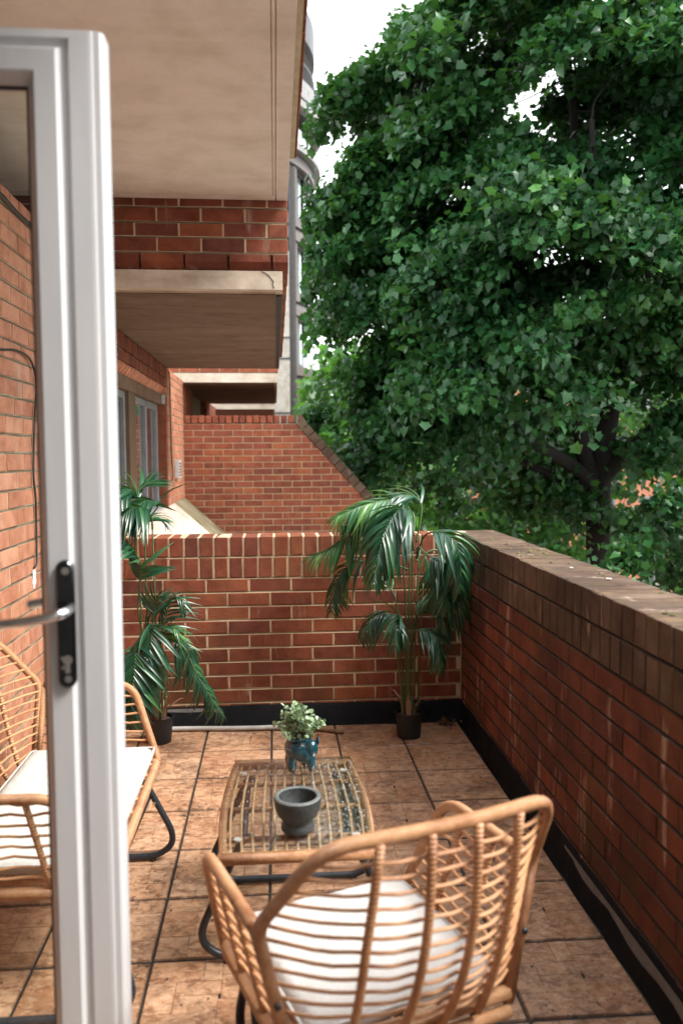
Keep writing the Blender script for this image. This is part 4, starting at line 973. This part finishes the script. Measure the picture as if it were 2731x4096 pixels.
# ------------------------------------------------------------------ potted palms
def leaflet_mesh(droop, mat, wid, curl=0.0):
    v = []; n = 6
    for i in range(n+1):
        t = i/n; wv = wid*(math.sin(math.pi*min(1, t*.86+.14))**.7)*(1-t**5)+.0015
        z = -droop*t**1.9; yv = t*(1-.28*droop*t); x = curl*t*t
        v += [(x-wv, yv, z+wv*.55), (x, yv, z), (x+wv, yv, z+wv*.55)]
    f = []
    for i in range(n):
        a = i*3; f += [(a, a+1, a+4, a+3), (a+1, a+2, a+5, a+4)]
    return mesh_np('leaflet', v, f, [mat], True)
LM = {(d, k): leaflet_mesh(d, M[k], .050, c) for d, c in ((.12, .06), (.3, -.05), (.5, .08), (.8, -.08), (1.1, .05)) for k in ('palm', 'palm_lit')}
def frond(par, pts, nside, length, droop=(.3, .5), mat='palm', start=.30, rr=random, both=True, spread=.62, lump=None):
    path = catmull(pts, 8); n = len(path)
    rad = [.0042*(1-.75*i/(n-1))+.0008 for i in range(n)]
    fo = MB().tube(path, rad, 6).build('frond', M['cane'], par, smooth=True)
    cum = [0]
    for i in range(1, n): cum.append(cum[-1]+(path[i]-path[i-1]).length)
    for k in range(nside):
        q = start+(1-start)*(k+.5)/nside; L = q*cum[-1]; i = 1
        while i < n-1 and cum[i] < L: i += 1
        t = (L-cum[i-1])/max(1e-6, cum[i]-cum[i-1]); p = path[i-1].lerp(path[i], t); tg = (path[i]-path[i-1]).normalized()
        up = Vector((0, -.45, 1)); side = tg.cross(up); side = side.normalized() if side.length > .05 else Vector((1, 0, 0))
        nr = side.cross(tg).normalized()
        env = (math.sin(math.pi*(.16+.80*q))**.55)*length*rr.uniform(.88, 1.08)
        for s in ((-1, 1) if both else (1,)):
            ang = spread+.45*q+rr.uniform(-.10, .10)
            d = (side*s*math.cos(ang)+tg*math.sin(ang)+nr*rr.uniform(-.08, .12)).normalized()
            zc = (nr+Vector((0, 0, .5))+side*s*rr.uniform(-.1, .35)).normalized(); xc = d.cross(zc).normalized(); zc = xc.cross(d)
            dv = rr.choice(droop); sc = env
            sc *= 1.30; mt = Matrix(((xc.x*sc, d.x*sc, zc.x*sc, p.x), (xc.y*sc, d.y*sc, zc.y*sc, p.y), (xc.z*sc, d.z*sc, zc.z*sc, p.z), (0, 0, 0, 1)))
            if lump is not None: lump.add([mt @ q_.co for q_ in LM[(dv, mat)].vertices], [tuple(p_.vertices) for p_ in LM[(dv, mat)].polygons])
            else: obj('leaflet', LM[(dv, mat)], fo, mt)
    return fo
RP = {
    'F1': [(0.686,4.050,0.961),(0.654,3.980,1.124),(0.601,3.900,1.186),(0.522,3.800,1.108),(0.476,3.740,1.001),(0.442,3.700,0.863)],
    'F2': [(0.691,4.080,1.033),(0.673,4.100,1.162),(0.601,4.080,1.215),(0.458,4.020,1.200),(0.340,3.980,1.161),(0.279,3.960,1.130)],
    'F3': [(0.708,4.100,0.996),(0.736,4.120,1.139),(0.730,4.130,1.205),(0.680,4.110,1.235),(0.610,4.080,1.235),(0.545,4.05,1.205)],
    'F4': [(0.700,4.050,0.920),(0.728,3.980,1.043),(0.793,3.900,1.066),(0.853,3.840,1.023),(0.867,3.800,0.911),(0.860,3.780,0.798)],
    'F4b': [(0.715,4.100,0.858),(0.782,4.120,0.952),(0.891,4.140,0.920),(0.951,4.120,0.781),(0.919,4.100,0.631),(0.856,4.100,0.520)],
    'F5': [(0.684,4.080,0.958),(0.604,4.100,1.067),(0.464,4.080,1.091),(0.359,4.050,1.027),(0.255,4.020,0.971),(0.154,4.000,0.935)],
    'F6': [(0.670,4.080,0.861),(0.535,4.100,0.902),(0.397,4.100,0.898),(0.328,4.100,0.850),(0.294,4.100,0.761),(0.276,4.100,0.651)],
    'F7': [(0.611,4.050,0.467),(0.600,4.000,0.630),(0.580,3.960,0.652),(0.569,3.880,0.608),(0.566,3.840,0.525)],
    'F8': [(0.612,4.060,0.520),(0.590,4.050,0.627),(0.524,4.020,0.648),(0.454,4.000,0.612),(0.408,3.980,0.536)],
    'F9': [(0.673,4.050,0.452),(0.678,4.000,0.560),(0.724,3.950,0.576),(0.768,3.900,0.553),(0.782,3.870,0.473),(0.787,3.860,0.395)],
    'F10': [(0.611,4.050,0.626),(0.594,4.080,0.725),(0.563,4.100,0.777),(0.514,4.100,0.820),(0.466,4.100,0.800)],
    'F12': [(0.708,4.100,0.900),(0.736,4.140,0.950),(0.777,4.170,0.889),(0.801,4.180,0.803),(0.815,4.180,0.724)],
}
LP = {
    'L1': [(-0.658,4.100,1.069),(-0.667,4.100,1.175),(-0.682,4.080,1.258),(-0.725,4.020,1.284),(-0.779,3.950,1.254),(-0.819,3.920,1.200)],
    'L2': [(-0.605,4.080,1.082),(-0.605,4.050,1.143),(-0.628,4.000,1.190),(-0.673,3.900,1.194),(-0.725,3.850,1.138),(-0.747,3.820,1.086)],
    'L3': [(-0.681,4.100,1.198),(-0.680,4.100,1.257),(-0.650,4.120,1.291),(-0.612,4.140,1.314),(-0.580,4.160,1.325)],
    'L3b': [(-0.696,4.100,1.046),(-0.657,4.100,1.110),(-0.596,4.120,1.137),(-0.557,4.130,1.118)],
    'L4': [(-0.663,4.000,0.760),(-0.652,3.980,0.862),(-0.651,3.950,0.935),(-0.677,3.900,1.015),(-0.716,3.850,1.044),(-0.759,3.820,1.025)],
    'L5': [(-0.597,4.050,0.597),(-0.595,4.030,0.707),(-0.589,4.020,0.750),(-0.569,4.000,0.773)],
    'L6': [(-0.679,4.020,0.434),(-0.672,3.970,0.528),(-0.673,3.920,0.529),(-0.669,3.860,0.429),(-0.680,3.840,0.293),(-0.690,3.850,0.177)],
    'L7': [(-0.595,4.050,0.406),(-0.563,4.050,0.542),(-0.507,4.020,0.560),(-0.452,3.980,0.521),(-0.394,3.950,0.398),(-0.320,3.930,0.273),(-0.258,3.920,0.180)],
    'L8': [(-0.598,4.050,0.412),(-0.568,4.000,0.536),(-0.530,3.980,0.604),(-0.481,3.950,0.610),(-0.451,3.930,0.556)],
}
RC = [ [(0.633,4.060,0.170),(0.614,4.050,0.349),(0.595,4.040,0.477)],
    [(0.649,4.080,0.164),(0.631,4.070,0.343),(0.612,4.050,0.474)],
    [(0.659,4.050,0.173),(0.659,4.050,0.521),(0.669,4.050,0.961)],
    [(0.676,4.090,0.160),(0.679,4.080,0.514),(0.685,4.080,0.999)],
    [(0.687,4.070,0.166),(0.699,4.060,0.588),(0.717,4.060,0.973)],
    [(0.717,4.100,0.155),(0.735,4.110,0.612),(0.747,4.120,0.785)],
    [(0.662,4.110,0.140),(0.653,4.100,0.650),(0.639,4.100,0.901)] ]
LC = [ [(-0.615,4.120,0.181),(-0.597,4.060,0.493),(-0.594,4.040,0.793),(-0.605,4.080,1.094)],
    [(-0.621,4.100,0.188),(-0.615,4.080,0.429),(-0.611,4.060,0.684)],
    [(-0.595,4.140,0.174),(-0.634,4.100,0.545),(-0.641,4.080,0.787),(-0.647,4.100,1.045),(-0.656,4.100,1.092)],
    [(-0.608,4.130,0.178),(-0.650,4.080,0.490),(-0.673,4.020,0.693),(-0.663,4.000,0.766)],
    [(-0.580,4.120,0.180),(-0.579,4.110,0.299),(-0.580,4.100,0.411)],
    [(-0.565,4.120,0.180),(-0.565,4.120,0.296),(-0.565,4.120,0.405)],
    [(-0.601,4.100,0.187),(-0.632,4.060,0.375),(-0.664,4.040,0.500),(-0.660,4.040,0.736)] ]
def palm(name, label, cx, cy, fronds, canes, spec, more=(), pr=.068, ph=.128):
    rt = empty(name, (cx, cy, 0), 0, label, 'palm', 'potted palms along the back parapet')
    MB().lathe([(0,.002),(pr*.86,.0),(pr*.88,.003),(pr,ph-.006),(pr+.003,ph-.004),(pr+.003,ph),(pr-.002,ph),(pr-.004,ph-.018),(0,ph-.018)], 32, (cx, cy, 0)).build('pot', M['pot'], rt, smooth=False, bevel=0)
    MB().lathe([(pr-.005,ph-.016),(pr*.5,ph-.008),(0,ph-.004)], 20, (cx, cy, 0)).build('soil', M['soil'], rt)
    rr = random.Random(int(cx*100))
    for c in canes:
        base = Vector((cx+(c[0][0]-cx)*.7, cy+(c[0][1]-cy)*.5, ph-.02))
        pth = catmull([base]+[Vector(q) for q in c], 5); n_ = len(pth)
        rads = [(.0058-.0022*i/n_)*(1.14 if i % 7 == 0 else 1) for i in range(n_)]
        MB().tube(pth, rads, 8).build('cane', M['cane'], rt, smooth=True)
    for i in range(6):
        a = i*1.05+.3; b0 = Vector((cx+.032*math.cos(a), cy+.032*math.sin(a), ph-.015)); o_ = Vector((math.cos(a), math.sin(a), 0)); h = rr.uniform(.08, .14)
        mid = b0+o_*.010+Z*h*.6; tip = b0+o_*rr.uniform(.035, .075)+Z*h; tip2 = tip+o_*.028+Z*.003
        sd2 = o_.cross(Z)*rr.uniform(.012, .018)
        MB().add([b0-sd2, b0+o_*.004, b0+sd2, mid-sd2*.8, mid+o_*.003, mid+sd2*.8, tip-sd2*.25, tip, tip+sd2*.25, tip2], [(0,1,4,3),(1,2,5,4),(3,4,7,6),(4,5,8,7),(6,7,9),(7,8,9)]).build('sheath', M['bract'], rt, smooth=True)
    for k, (ns, ln, dr, mt, st) in spec.items():
        frond(rt, fronds[k], ns, ln, dr, mt, st, rr)
    lump = MB()
    for k, off in more: ns, ln, dr, mt, st = spec[k]; frond(rt, [Vector(p)+Vector(off)*min(1, i/2) for i, p in enumerate(fronds[k])], ns, ln*.92, dr, 'palm', st, rr, lump=lump)
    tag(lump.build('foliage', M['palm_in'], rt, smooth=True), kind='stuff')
palm('potted_palm', 'large artificial palm in a black pot in the far right corner', .668, 4.085, RP, RC, {
    'F1': (28, .20, (.5, .8, 1.1), 'palm', .34), 'F2': (25, .17, (.5, .8), 'palm_lit', .30), 'F3': (14, .16, (.5, .8), 'palm', .45),
    'F4': (26, .19, (.5, .8, 1.1), 'palm', .34), 'F4b': (16, .17, (.5, .8), 'palm', .38), 'F5': (19, .16, (.5, .8), 'palm_lit', .34),
    'F6': (17, .16, (.5, .8), 'palm', .40), 'F7': (14, .13, (.5, .8), 'palm', .42), 'F8': (13, .13, (.8, 1.1), 'palm', .38),
    'F9': (17, .13, (.5, .8), 'palm', .36), 'F10': (7, .11, (.3, .5), 'palm_lit', .45), 'F12': (8, .13, (.5, .8), 'palm', .3)}, (('F4', (-.05, .08, -.12)), ('F9', (.04, .06, .13)), ('F2', (.05, .06, -.05))))
palm('potted_palm', 'tall artificial palm in a black pot half hidden behind the door', -.598, 4.125, LP, LC, {
    'L1': (24, .19, (.5, .8), 'palm', .36), 'L2': (22, .17, (.5, .8), 'palm', .30), 'L3': (9, .12, (.12, .3), 'palm', .40), 'L3b': (8, .13, (.3, .5), 'palm', .35),
    'L4': (20, .17, (.5, .8), 'palm', .20), 'L5': (9, .12, (.3, .5), 'palm', .30), 'L6': (24, .17, (.3, .5), 'palm', .26),
    'L7': (26, .14, (.8, 1.1), 'palm', .30), 'L8': (14, .12, (.8, 1.1), 'palm_lit', .38)}, (('L1', (.10, .05, -.06)), ('L6', (.07, .05, .10)), ('L8', (.02, .04, .14))))

# ------------------------------------------------------------------ trees
half = [(.0, -.06), (.46, -.12), (.36, .14), (.62, .42), (.0, 1.0)]
ol = half+[(-x, y) for x, y in reversed(half[1:-1])]
LV = np.array([(0, .28, -.02)]+[(x, y, .22*abs(x)-.26*y*abs(y)) for x, y in ol]); LT = np.array([(0, 1+i, 1+(i+1) % len(ol)) for i in range(len(ol))])
leaf_me = mesh_np('leaf', LV, [tuple(t) for t in LT], [M['leaf1']])
def leaves(cent, per, spread, size, outc, rg):
    """numpy leaf frames round cluster centres; returns pos, 3x3 frames, tone"""
    C = np.repeat(cent, per, 0); n = len(C)
    if per > 60:      # flattened drooping sprays of different size
        oc_ = np.array(outc); q = rg.normal(0, 1, (n, 3))*np.array(spread)*np.repeat(rg.uniform(.6, 1.35, len(cent)), per)[:, None]
        o2 = cent-oc_; o2 /= np.linalg.norm(o2, axis=1)[:, None]; o2 = np.repeat(o2, per, 0)
        q[:, 2] -= .55*(q*o2).sum(1)
        P = C+q
    else: P = C+rg.normal(0, 1, (n, 3))*np.array(spread)
    out = P-np.array(outc); out /= np.linalg.norm(out, axis=1)[:, None]
    nz = out*.4+np.array((0, 0, .7))+rg.normal(0, .62, (n, 3)); nz /= np.linalg.norm(nz, axis=1)[:, None]
    d = out*.6+np.array((0, 0, -.75))+rg.normal(0, .55, (n, 3)); d -= nz*(d*nz).sum(1)[:, None]; d /= np.linalg.norm(d, axis=1)[:, None]
    x = np.cross(d, nz); s = rg.uniform(size[0], size[1], n)
    F = np.stack([x*rg.uniform(.72, 1.12, n)[:, None], d, nz*rg.uniform(-1.0, 2.6, n)[:, None]], 2)*s[:, None, None]
    tn = np.clip(np.repeat(rg.uniform(0, 1, len(cent))**1.3, per)*.62+rg.uniform(0, .42, n), 0, 1)
    return P, F, tn
def leaf_mesh(name, P, F, tn, mat):
    k = len(LV); V = np.einsum('nij,kj->nki', F, LV)+P[:, None, :]
    T_ = (LT[None]+(np.arange(len(P))*k)[:, None, None]).reshape(-1, 3)
    return mesh_np(name, V.reshape(-1, 3), T_, [mat], tone=np.repeat(tn, k))
def ell(n, c, r, rg, shell=.55):
    p = rg.normal(0, 1, (n, 3)); p /= np.linalg.norm(p, axis=1)[:, None]
    q = shell+(1-shell)*rg.random(n)**.7; q = np.where(rg.random(n) < .18, rg.random(n)*shell, q)
    return np.array(c)+p*q[:, None]*np.array(r)
def boughs(n, c, r, rg, each=9):
    """cluster centres gathered on drooping boughs with gaps between them"""
    b = ell(max(2, int(n*.74)//each), c, r, rg, .55); o = (b-np.array(c))/np.array(r); o /= np.linalg.norm(o, axis=1)[:, None]+1e-6
    k = np.repeat(np.arange(len(b)), each); m_ = len(k); h = rg.normal(0, 1, (m_, 2))*np.repeat(rg.uniform(.30, .50, len(b)), each)[:, None]
    out = (h*o[k, :2]).sum(1)
    return b[k]+np.c_[h, rg.normal(0, .10, m_)-.55*out-.28*(h**2).sum(1)]
VP = np.array(camo.matrix_world.inverted())
def ndc(P):
    q = np.c_[P, np.ones(len(P))] @ VP.T; k = 3286.44
    return q[:, 0]/-q[:, 2]*k/1365.5, q[:, 1]/-q[:, 2]*k/2048, -q[:, 2]
def tree(name, label, base, top, r0, ells, per, spread, size, mat, limbs, group, rg, singles=0, ntw=60, cat='tree'):
    rt = empty(name, base, 0, label, cat, group)
    cent = np.concatenate([boughs(n, c, r, np.random.default_rng(int(c[0]*100+c[2]*1000))) if per > 60 else ell(n, c, r, rg) for n, c, r in ells]); oc = np.mean([c for _, c, _ in ells], 0)
    tr = catmull([base, Vector(base).lerp(Vector(top), .45)+Vector((.12, .05, 0)), top], 8)
    tk = MB().tube(tr, [r0*(1.25-.55*i/(len(tr)-1)) for i in range(len(tr))], 12).build('trunk', M['bark'], rt, smooth=True)
    nodes = [Vector(top)]
    for lb in limbs:
        pth = catmull(lb[0], 6); n_ = len(pth)
        MB().tube(pth, [lb[1]*(1-.7*i/(n_-1)) for i in range(n_)], 8).build('limb', M['bark'], rt, smooth=True); nodes += pth[2:]
    mb = MB(); idx = rg.permutation(len(cent))[:ntw]
    for i in idx:
        c = Vector(cent[i]); b = min(nodes, key=lambda q: (q-c).length); 
        if (b-c).length > 1.7: continue
        mid = b.lerp(c, .5)+Vector((0, 0, -.15))+Vector(rg.normal(0, .12, 3))
        pth = catmull([b, mid, c], 4); mb.tube(pth, [.014*(1-.8*j/(len(pth)-1)) for j in range(len(pth))], 5)
    tag(mb.build('twigs', M['bark'], rt, smooth=True), kind='stuff')
    P, F, tn = leaves(cent, per, spread, size, oc, rg)
    x, y, z = ndc(P); far = ((np.abs(x) > 1.45) | (np.abs(y) > 1.4) | (z > np.median(z)+1.6)) & (rg.random(len(P)) < .55)
    far |= ((P[:, 1] < 9.95) & (P[:, 0] < 1.3)) | (P[:, 0] < .40+.02*(P[:, 1]-10))
    P, F, tn = P[~far], F[~far], tn[~far]; F[(np.abs(x[~far]) > 1.45) | (np.abs(y[~far]) > 1.4)] *= 1.4
    if singles:      # the leaves that show largest are objects of their own
        x, y, z = ndc(P); ok = (np.abs(x) < 1) & (np.abs(y) < 1) & (z > 0)
        x0 = x > -.1; score = np.where(ok & x0, np.linalg.norm(F[:, :, 1], axis=1)/z, 0); big = np.argsort(-score)[:singles]
        for i in big:
            f_, p_ = F[i], P[i]
            obj('leaf', leaf_me, rt, Matrix(((f_[0,0],f_[0,1],f_[0,2],p_[0]),(f_[1,0],f_[1,1],f_[1,2],p_[1]),(f_[2,0],f_[2,1],f_[2,2],p_[2]),(0,0,0,1))))
        keep = np.ones(len(P), bool); keep[big] = False; P, F, tn = P[keep], F[keep], tn[keep]
    tag(obj('crown', leaf_mesh('crown', P, F, tn, M[mat]), rt), kind='stuff')
    return rt
tree('plane_tree', 'huge leafy green plane tree filling the view beyond the street parapet', (4.55, 11.0, GZ), (4.42, 11.0, 1.0), .24,
     [(360, (5.2, 11.0, 6.6), (4.1, 3.6, 4.8)), (230, (2.28, 10.1, 3.85), (2.05, 1.9, 1.65)), (81, (1.55, 10.4, 4.35), (1.15, 1.2, .95)), (63, (1.5, 10.7, 2.9), (1.05, 1.2, .85)), (36, (4.6, 10.6, 2.7), (2.4, 1.0, .6)), (54, (6.6, 9.6, 5.2), (1.8, 1.2, 1.2)), (100, (2.15, 10.8, 2.35), (1.75, 1.4, 1.15)), (200, (2.45, 10.4, 5.75), (1.7, 1.6, 1.35)), (150, (3.9, 10.4, 7.4), (2.5, 1.8, 1.6)), (72, (6.6, 9.8, 7.6), (2.2, 1.6, 1.5)), (100, (4.2, 9.5, 3.75), (2.7, 1.7, 1.35)), (52, (7.0, 9.6, 3.2), (2.4, 1.9, 2.2)), (72, (3.9, 12.2, 1.1), (3.2, 1.3, 1.5)), (21, (6.6, 10.6, .8), (2.2, 1.4, 1.3)), (95, (6.3, 9.9, 6.3), (2.7, 1.8, 2.7)), (90, (5.2, 12.7, .5), (2.7, 1.1, 1.6)), (9, (5.3, 9.0, .75), (1.2, .9, .8))],
     215, (.18, .18, .09), (.05, .115), 'leaf',
     [([(4.42,11,.85),(4.0,10.8,1.25),(3.3,10.6,1.65),(2.7,10.4,2.4),(2.2,10.3,4.2)], .12), ([(4.42,11,.7),(4.15,10.95,1.7),(4.0,10.9,3.0),(4.0,10.9,5.5),(3.6,10.8,8.2)], .13), ([(4.42,11,.8),(4.6,11.05,2.0),(4.95,11.1,3.4),(5.6,11.2,5.4),(6.2,11,8)], .17),
      ([(4.4,11,1.0),(5.2,10.6,1.9),(6.4,10.2,2.6),(7.8,9.8,3.8)], .11), ([(4.3,10.9,2.6),(3.9,10.2,3.3),(3.7,9.4,4.0),(3.4,8.8,5.0)], .09), ([(4.3,11,.9),(3.4,11,1.3),(2.5,11.2,1.9),(1.6,11.2,3.4)], .09), ([(4.5,11,2),(4.6,11.6,3.6),(4.5,12.4,5.6)], .1)],
     'street trees beyond the parapet', np.random.default_rng(5), singles=300, ntw=110)
bgt = [('lower leafy green tree beside the round tower behind the slanted wall', (2.1, 19, 1.7), (1.9, 2.0, 2.6), 190),
       ('sunlit green tree standing behind the dark plane tree trunk', (6.2, 22, 1.2), (3.4, 2.8, 3.6), 260),
       ('green street tree at the right edge behind the parapet', (11.0, 19, 1.6), (3.6, 3.0, 4.2), 240),
       ('distant green tree between the trunk and the tower', (3.6, 30, 1.6), (3.6, 3.0, 4.4), 200)]
for i, (lb, c, r, n) in enumerate(bgt):
    rg = np.random.default_rng(50+i)
    tree('street_tree', lb, (c[0], c[1], GZ), (c[0]+.1, c[1], c[2]-.6), .18, [(n, c, r), (n//4, (c[0], c[1], c[2]-2.4), (r[0]*.8, r[1]*.8, 1.6))], 22, (.3, .3, .24), (.16, .26), 'leaf_far',
         [([(c[0], c[1], c[2]-1.5), (c[0]+dx*.5, c[1]+.2, c[2]), (c[0]+dx, c[1], c[2]+1.4)], .08) for dx in (-1.2, .2, 1.3)], 'street trees beyond the parapet', rg, ntw=25)

# ------------------------------------------------------------------ round tower and brick block behind the trees
tw = empty('round_tower', (-5.4, 40, GZ), 0, 'tall modern tower with curved balconies rising behind the terrace', 'building')
TC = (-5.08, 40.0)
def arc(mb, r0, r1, z0, z1, a0, a1, n=40, zs=0.0):
    v = []; f = []
    for i in range(n+1):
        a = R(a0+(a1-a0)*i/n); c, s = math.cos(a), math.sin(a)
        for r_, z_ in ((r0, z0), (r1, z0+zs), (r1, z1), (r0, z1)): v.append((TC[0]+r_*c, TC[1]+r_*s, z_))
    for i in range(n):
        for j in range(4): f.append((i*4+j, i*4+(j+1) % 4, (i+1)*4+(j+1) % 4, (i+1)*4+j))
    return mb.add(v, f)
A0, A1 = -120, 60
for k in range(7):
    zb = -4.3+3.2*k+2.2    # underside of the band over each storey
    if zb > 14: break
    arc(MB(), 6.2, 7.05, zb, zb+.42, A0, A1).build('floor_band', M['tower_band'], tw); arc(MB(), 6.2, 6.9, zb+.42, zb+.60, A0, A1).build('shadow_gap', M['tower_dark'], tw); arc(MB(), 6.2, 7.05, zb+.60, zb+1.0, A0, A1).build('floor_band', M['tower_band'], tw)
    for j in range(12):
        a0 = A0+j*15+2.0; wn = arc(MB(), 6.3, 6.75, zb-2.2, zb, a0, a0+1.0, 2); arc(wn, 6.3, 6.75, zb-2.2, zb, a0+11.4, a0+12.4, 2); arc(wn, 6.3, 6.75, zb-.12, zb, a0+1.0, a0+11.4, 8)
        wo_ = wn.build('window', M['tower_dark'], tw); arc(MB(), 6.3, 6.62, zb-2.2, zb-.12, a0+1.0, a0+11.4, 8).build('pane', M['pane_tower'], wo_)
        arc(MB(), 6.2, 6.95, zb-2.2, zb, a0+12.4, a0+15, 3).build('pier', M['tower_band'], tw)
arc(MB(), 5.0, 7.35, 14.40, 14.65, A0, A1).build('terrace_slab', M['tower_white'], tw); arc(MB(), 6.9, 6.94, 14.65, 15.60, A0, A1).build('glass_balustrade', M['pane_tower'], tw)
arc(MB(), 0.5, 5.4, 14.65, 16.25, A0, A1).build('penthouse_wall', M['tower_dark'], tw)
arc(MB(), 1.0, 7.25, 16.05, 16.27, A0, A1).build('balcony_soffit', M['tower_dark'], tw); arc(MB(), 7.0, 7.45, 16.10, 16.50, A0, A1, zs=.12).build('balcony_band', M['tower_white'], tw); arc(MB(), 6.9, 7.2, 16.50, 16.65, A0, A1).build('shadow_gap', M['tower_dark'], tw); arc(MB(), 6.9, 7.40, 16.65, 17.40, A0, A1).build('balcony_band', M['tower_white'], tw)
rl = arc(MB(), 7.05, 7.11, 18.37, 18.45, A0, A1).build('balcony_railing', M['tower_dark'], tw); mb = MB()
for i in range(150):
    a = R(A0+(A1-A0)*i/149); x, y = TC[0]+7.08*math.cos(a), TC[1]+7.08*math.sin(a); mb.tube([(x, y, 17.40), (x, y, 18.39)], .018, 4)
mb.build('baluster', M['tower_dark'], rl)
arc(MB(), 0.5, 5.6, 17.40, 19.25, A0, A1).build('penthouse_wall', M['tower_dark'], tw)
arc(MB(), 5.4, 6.95, 18.95, 19.15, A0, A1, zs=.2).build('roof_ring', M['tower_white'], tw); arc(MB(), 5.0, 7.1, 19.15, 20.85, A0, A1, zs=.35).build('roof_ring', M['tower_dark'], tw)
pp = [(-.15, .62), (.10, .62)]
mb = MB(); hz = [(-6.2, -.35, .60), (2.0, -.10, .60), (8.6, .20, .60), (9.2, .24, .60)]; v = []; f = []
for z, x0, x1 in hz: v += [(x0, 32.2, z), (x1, 32.2, z), (x1, 33.4, z), (x0, 33.4, z)]
for i in range(3):
    for j in range(4): f.append((i*4+j, i*4+(j+1) % 4, (i+1)*4+(j+1) % 4, (i+1)*4+j))
f.append((12, 13, 14, 15)); mb.add(v, f).build('stone_pier', M['tower_stone'], tw)
for z in (2.1, 3.0, 5.1, 5.9): MB().box(-.4, .605, 32.17, 32.19, z, z+.06).build('joint', M['tower_dark'], tw)
MB().box(.61, .74, 32.4, 33.4, GZ, 12.5).build('metal_fin', M['tower_dark'], tw); MB().box(.75, .88, 32.6, 33.4, GZ, 12.5).build('metal_fin', M['tower_band'], tw)
bb = empty('brick_block', (16, 40, GZ), 0, 'orange brick apartment block glimpsed through the leaves', 'building')
MB().box(4, 34, 40, 52, GZ, 5.6).build('wall', M['brick_warm'], bb); MB().box(3.8, 34.2, 39.8, 52, 5.6, 6.0).build('parapet', M['tower_stone'], bb)
for k in range(4):
    for j in range(11):
        x = 5.4+j*2.6; z = GZ+1.0+k*2.9; wo_ = MB().box(x, x+1.2, 39.93, 39.99, z, z+1.5).build('window', M['tower_white'], bb)
        MB().box(x+.08, x+.56, 39.90, 39.925, z+.08, z+1.42).build('pane', M['pane_dark'], wo_); MB().box(x+.64, x+1.12, 39.90, 39.925, z+.08, z+1.42).build('pane', M['pane_dark'], wo_)
        MB().box(x-.1, x+1.3, 39.85, 39.95, z-.14, z-.01).build('window_sill', M['tower_stone'], wo_)
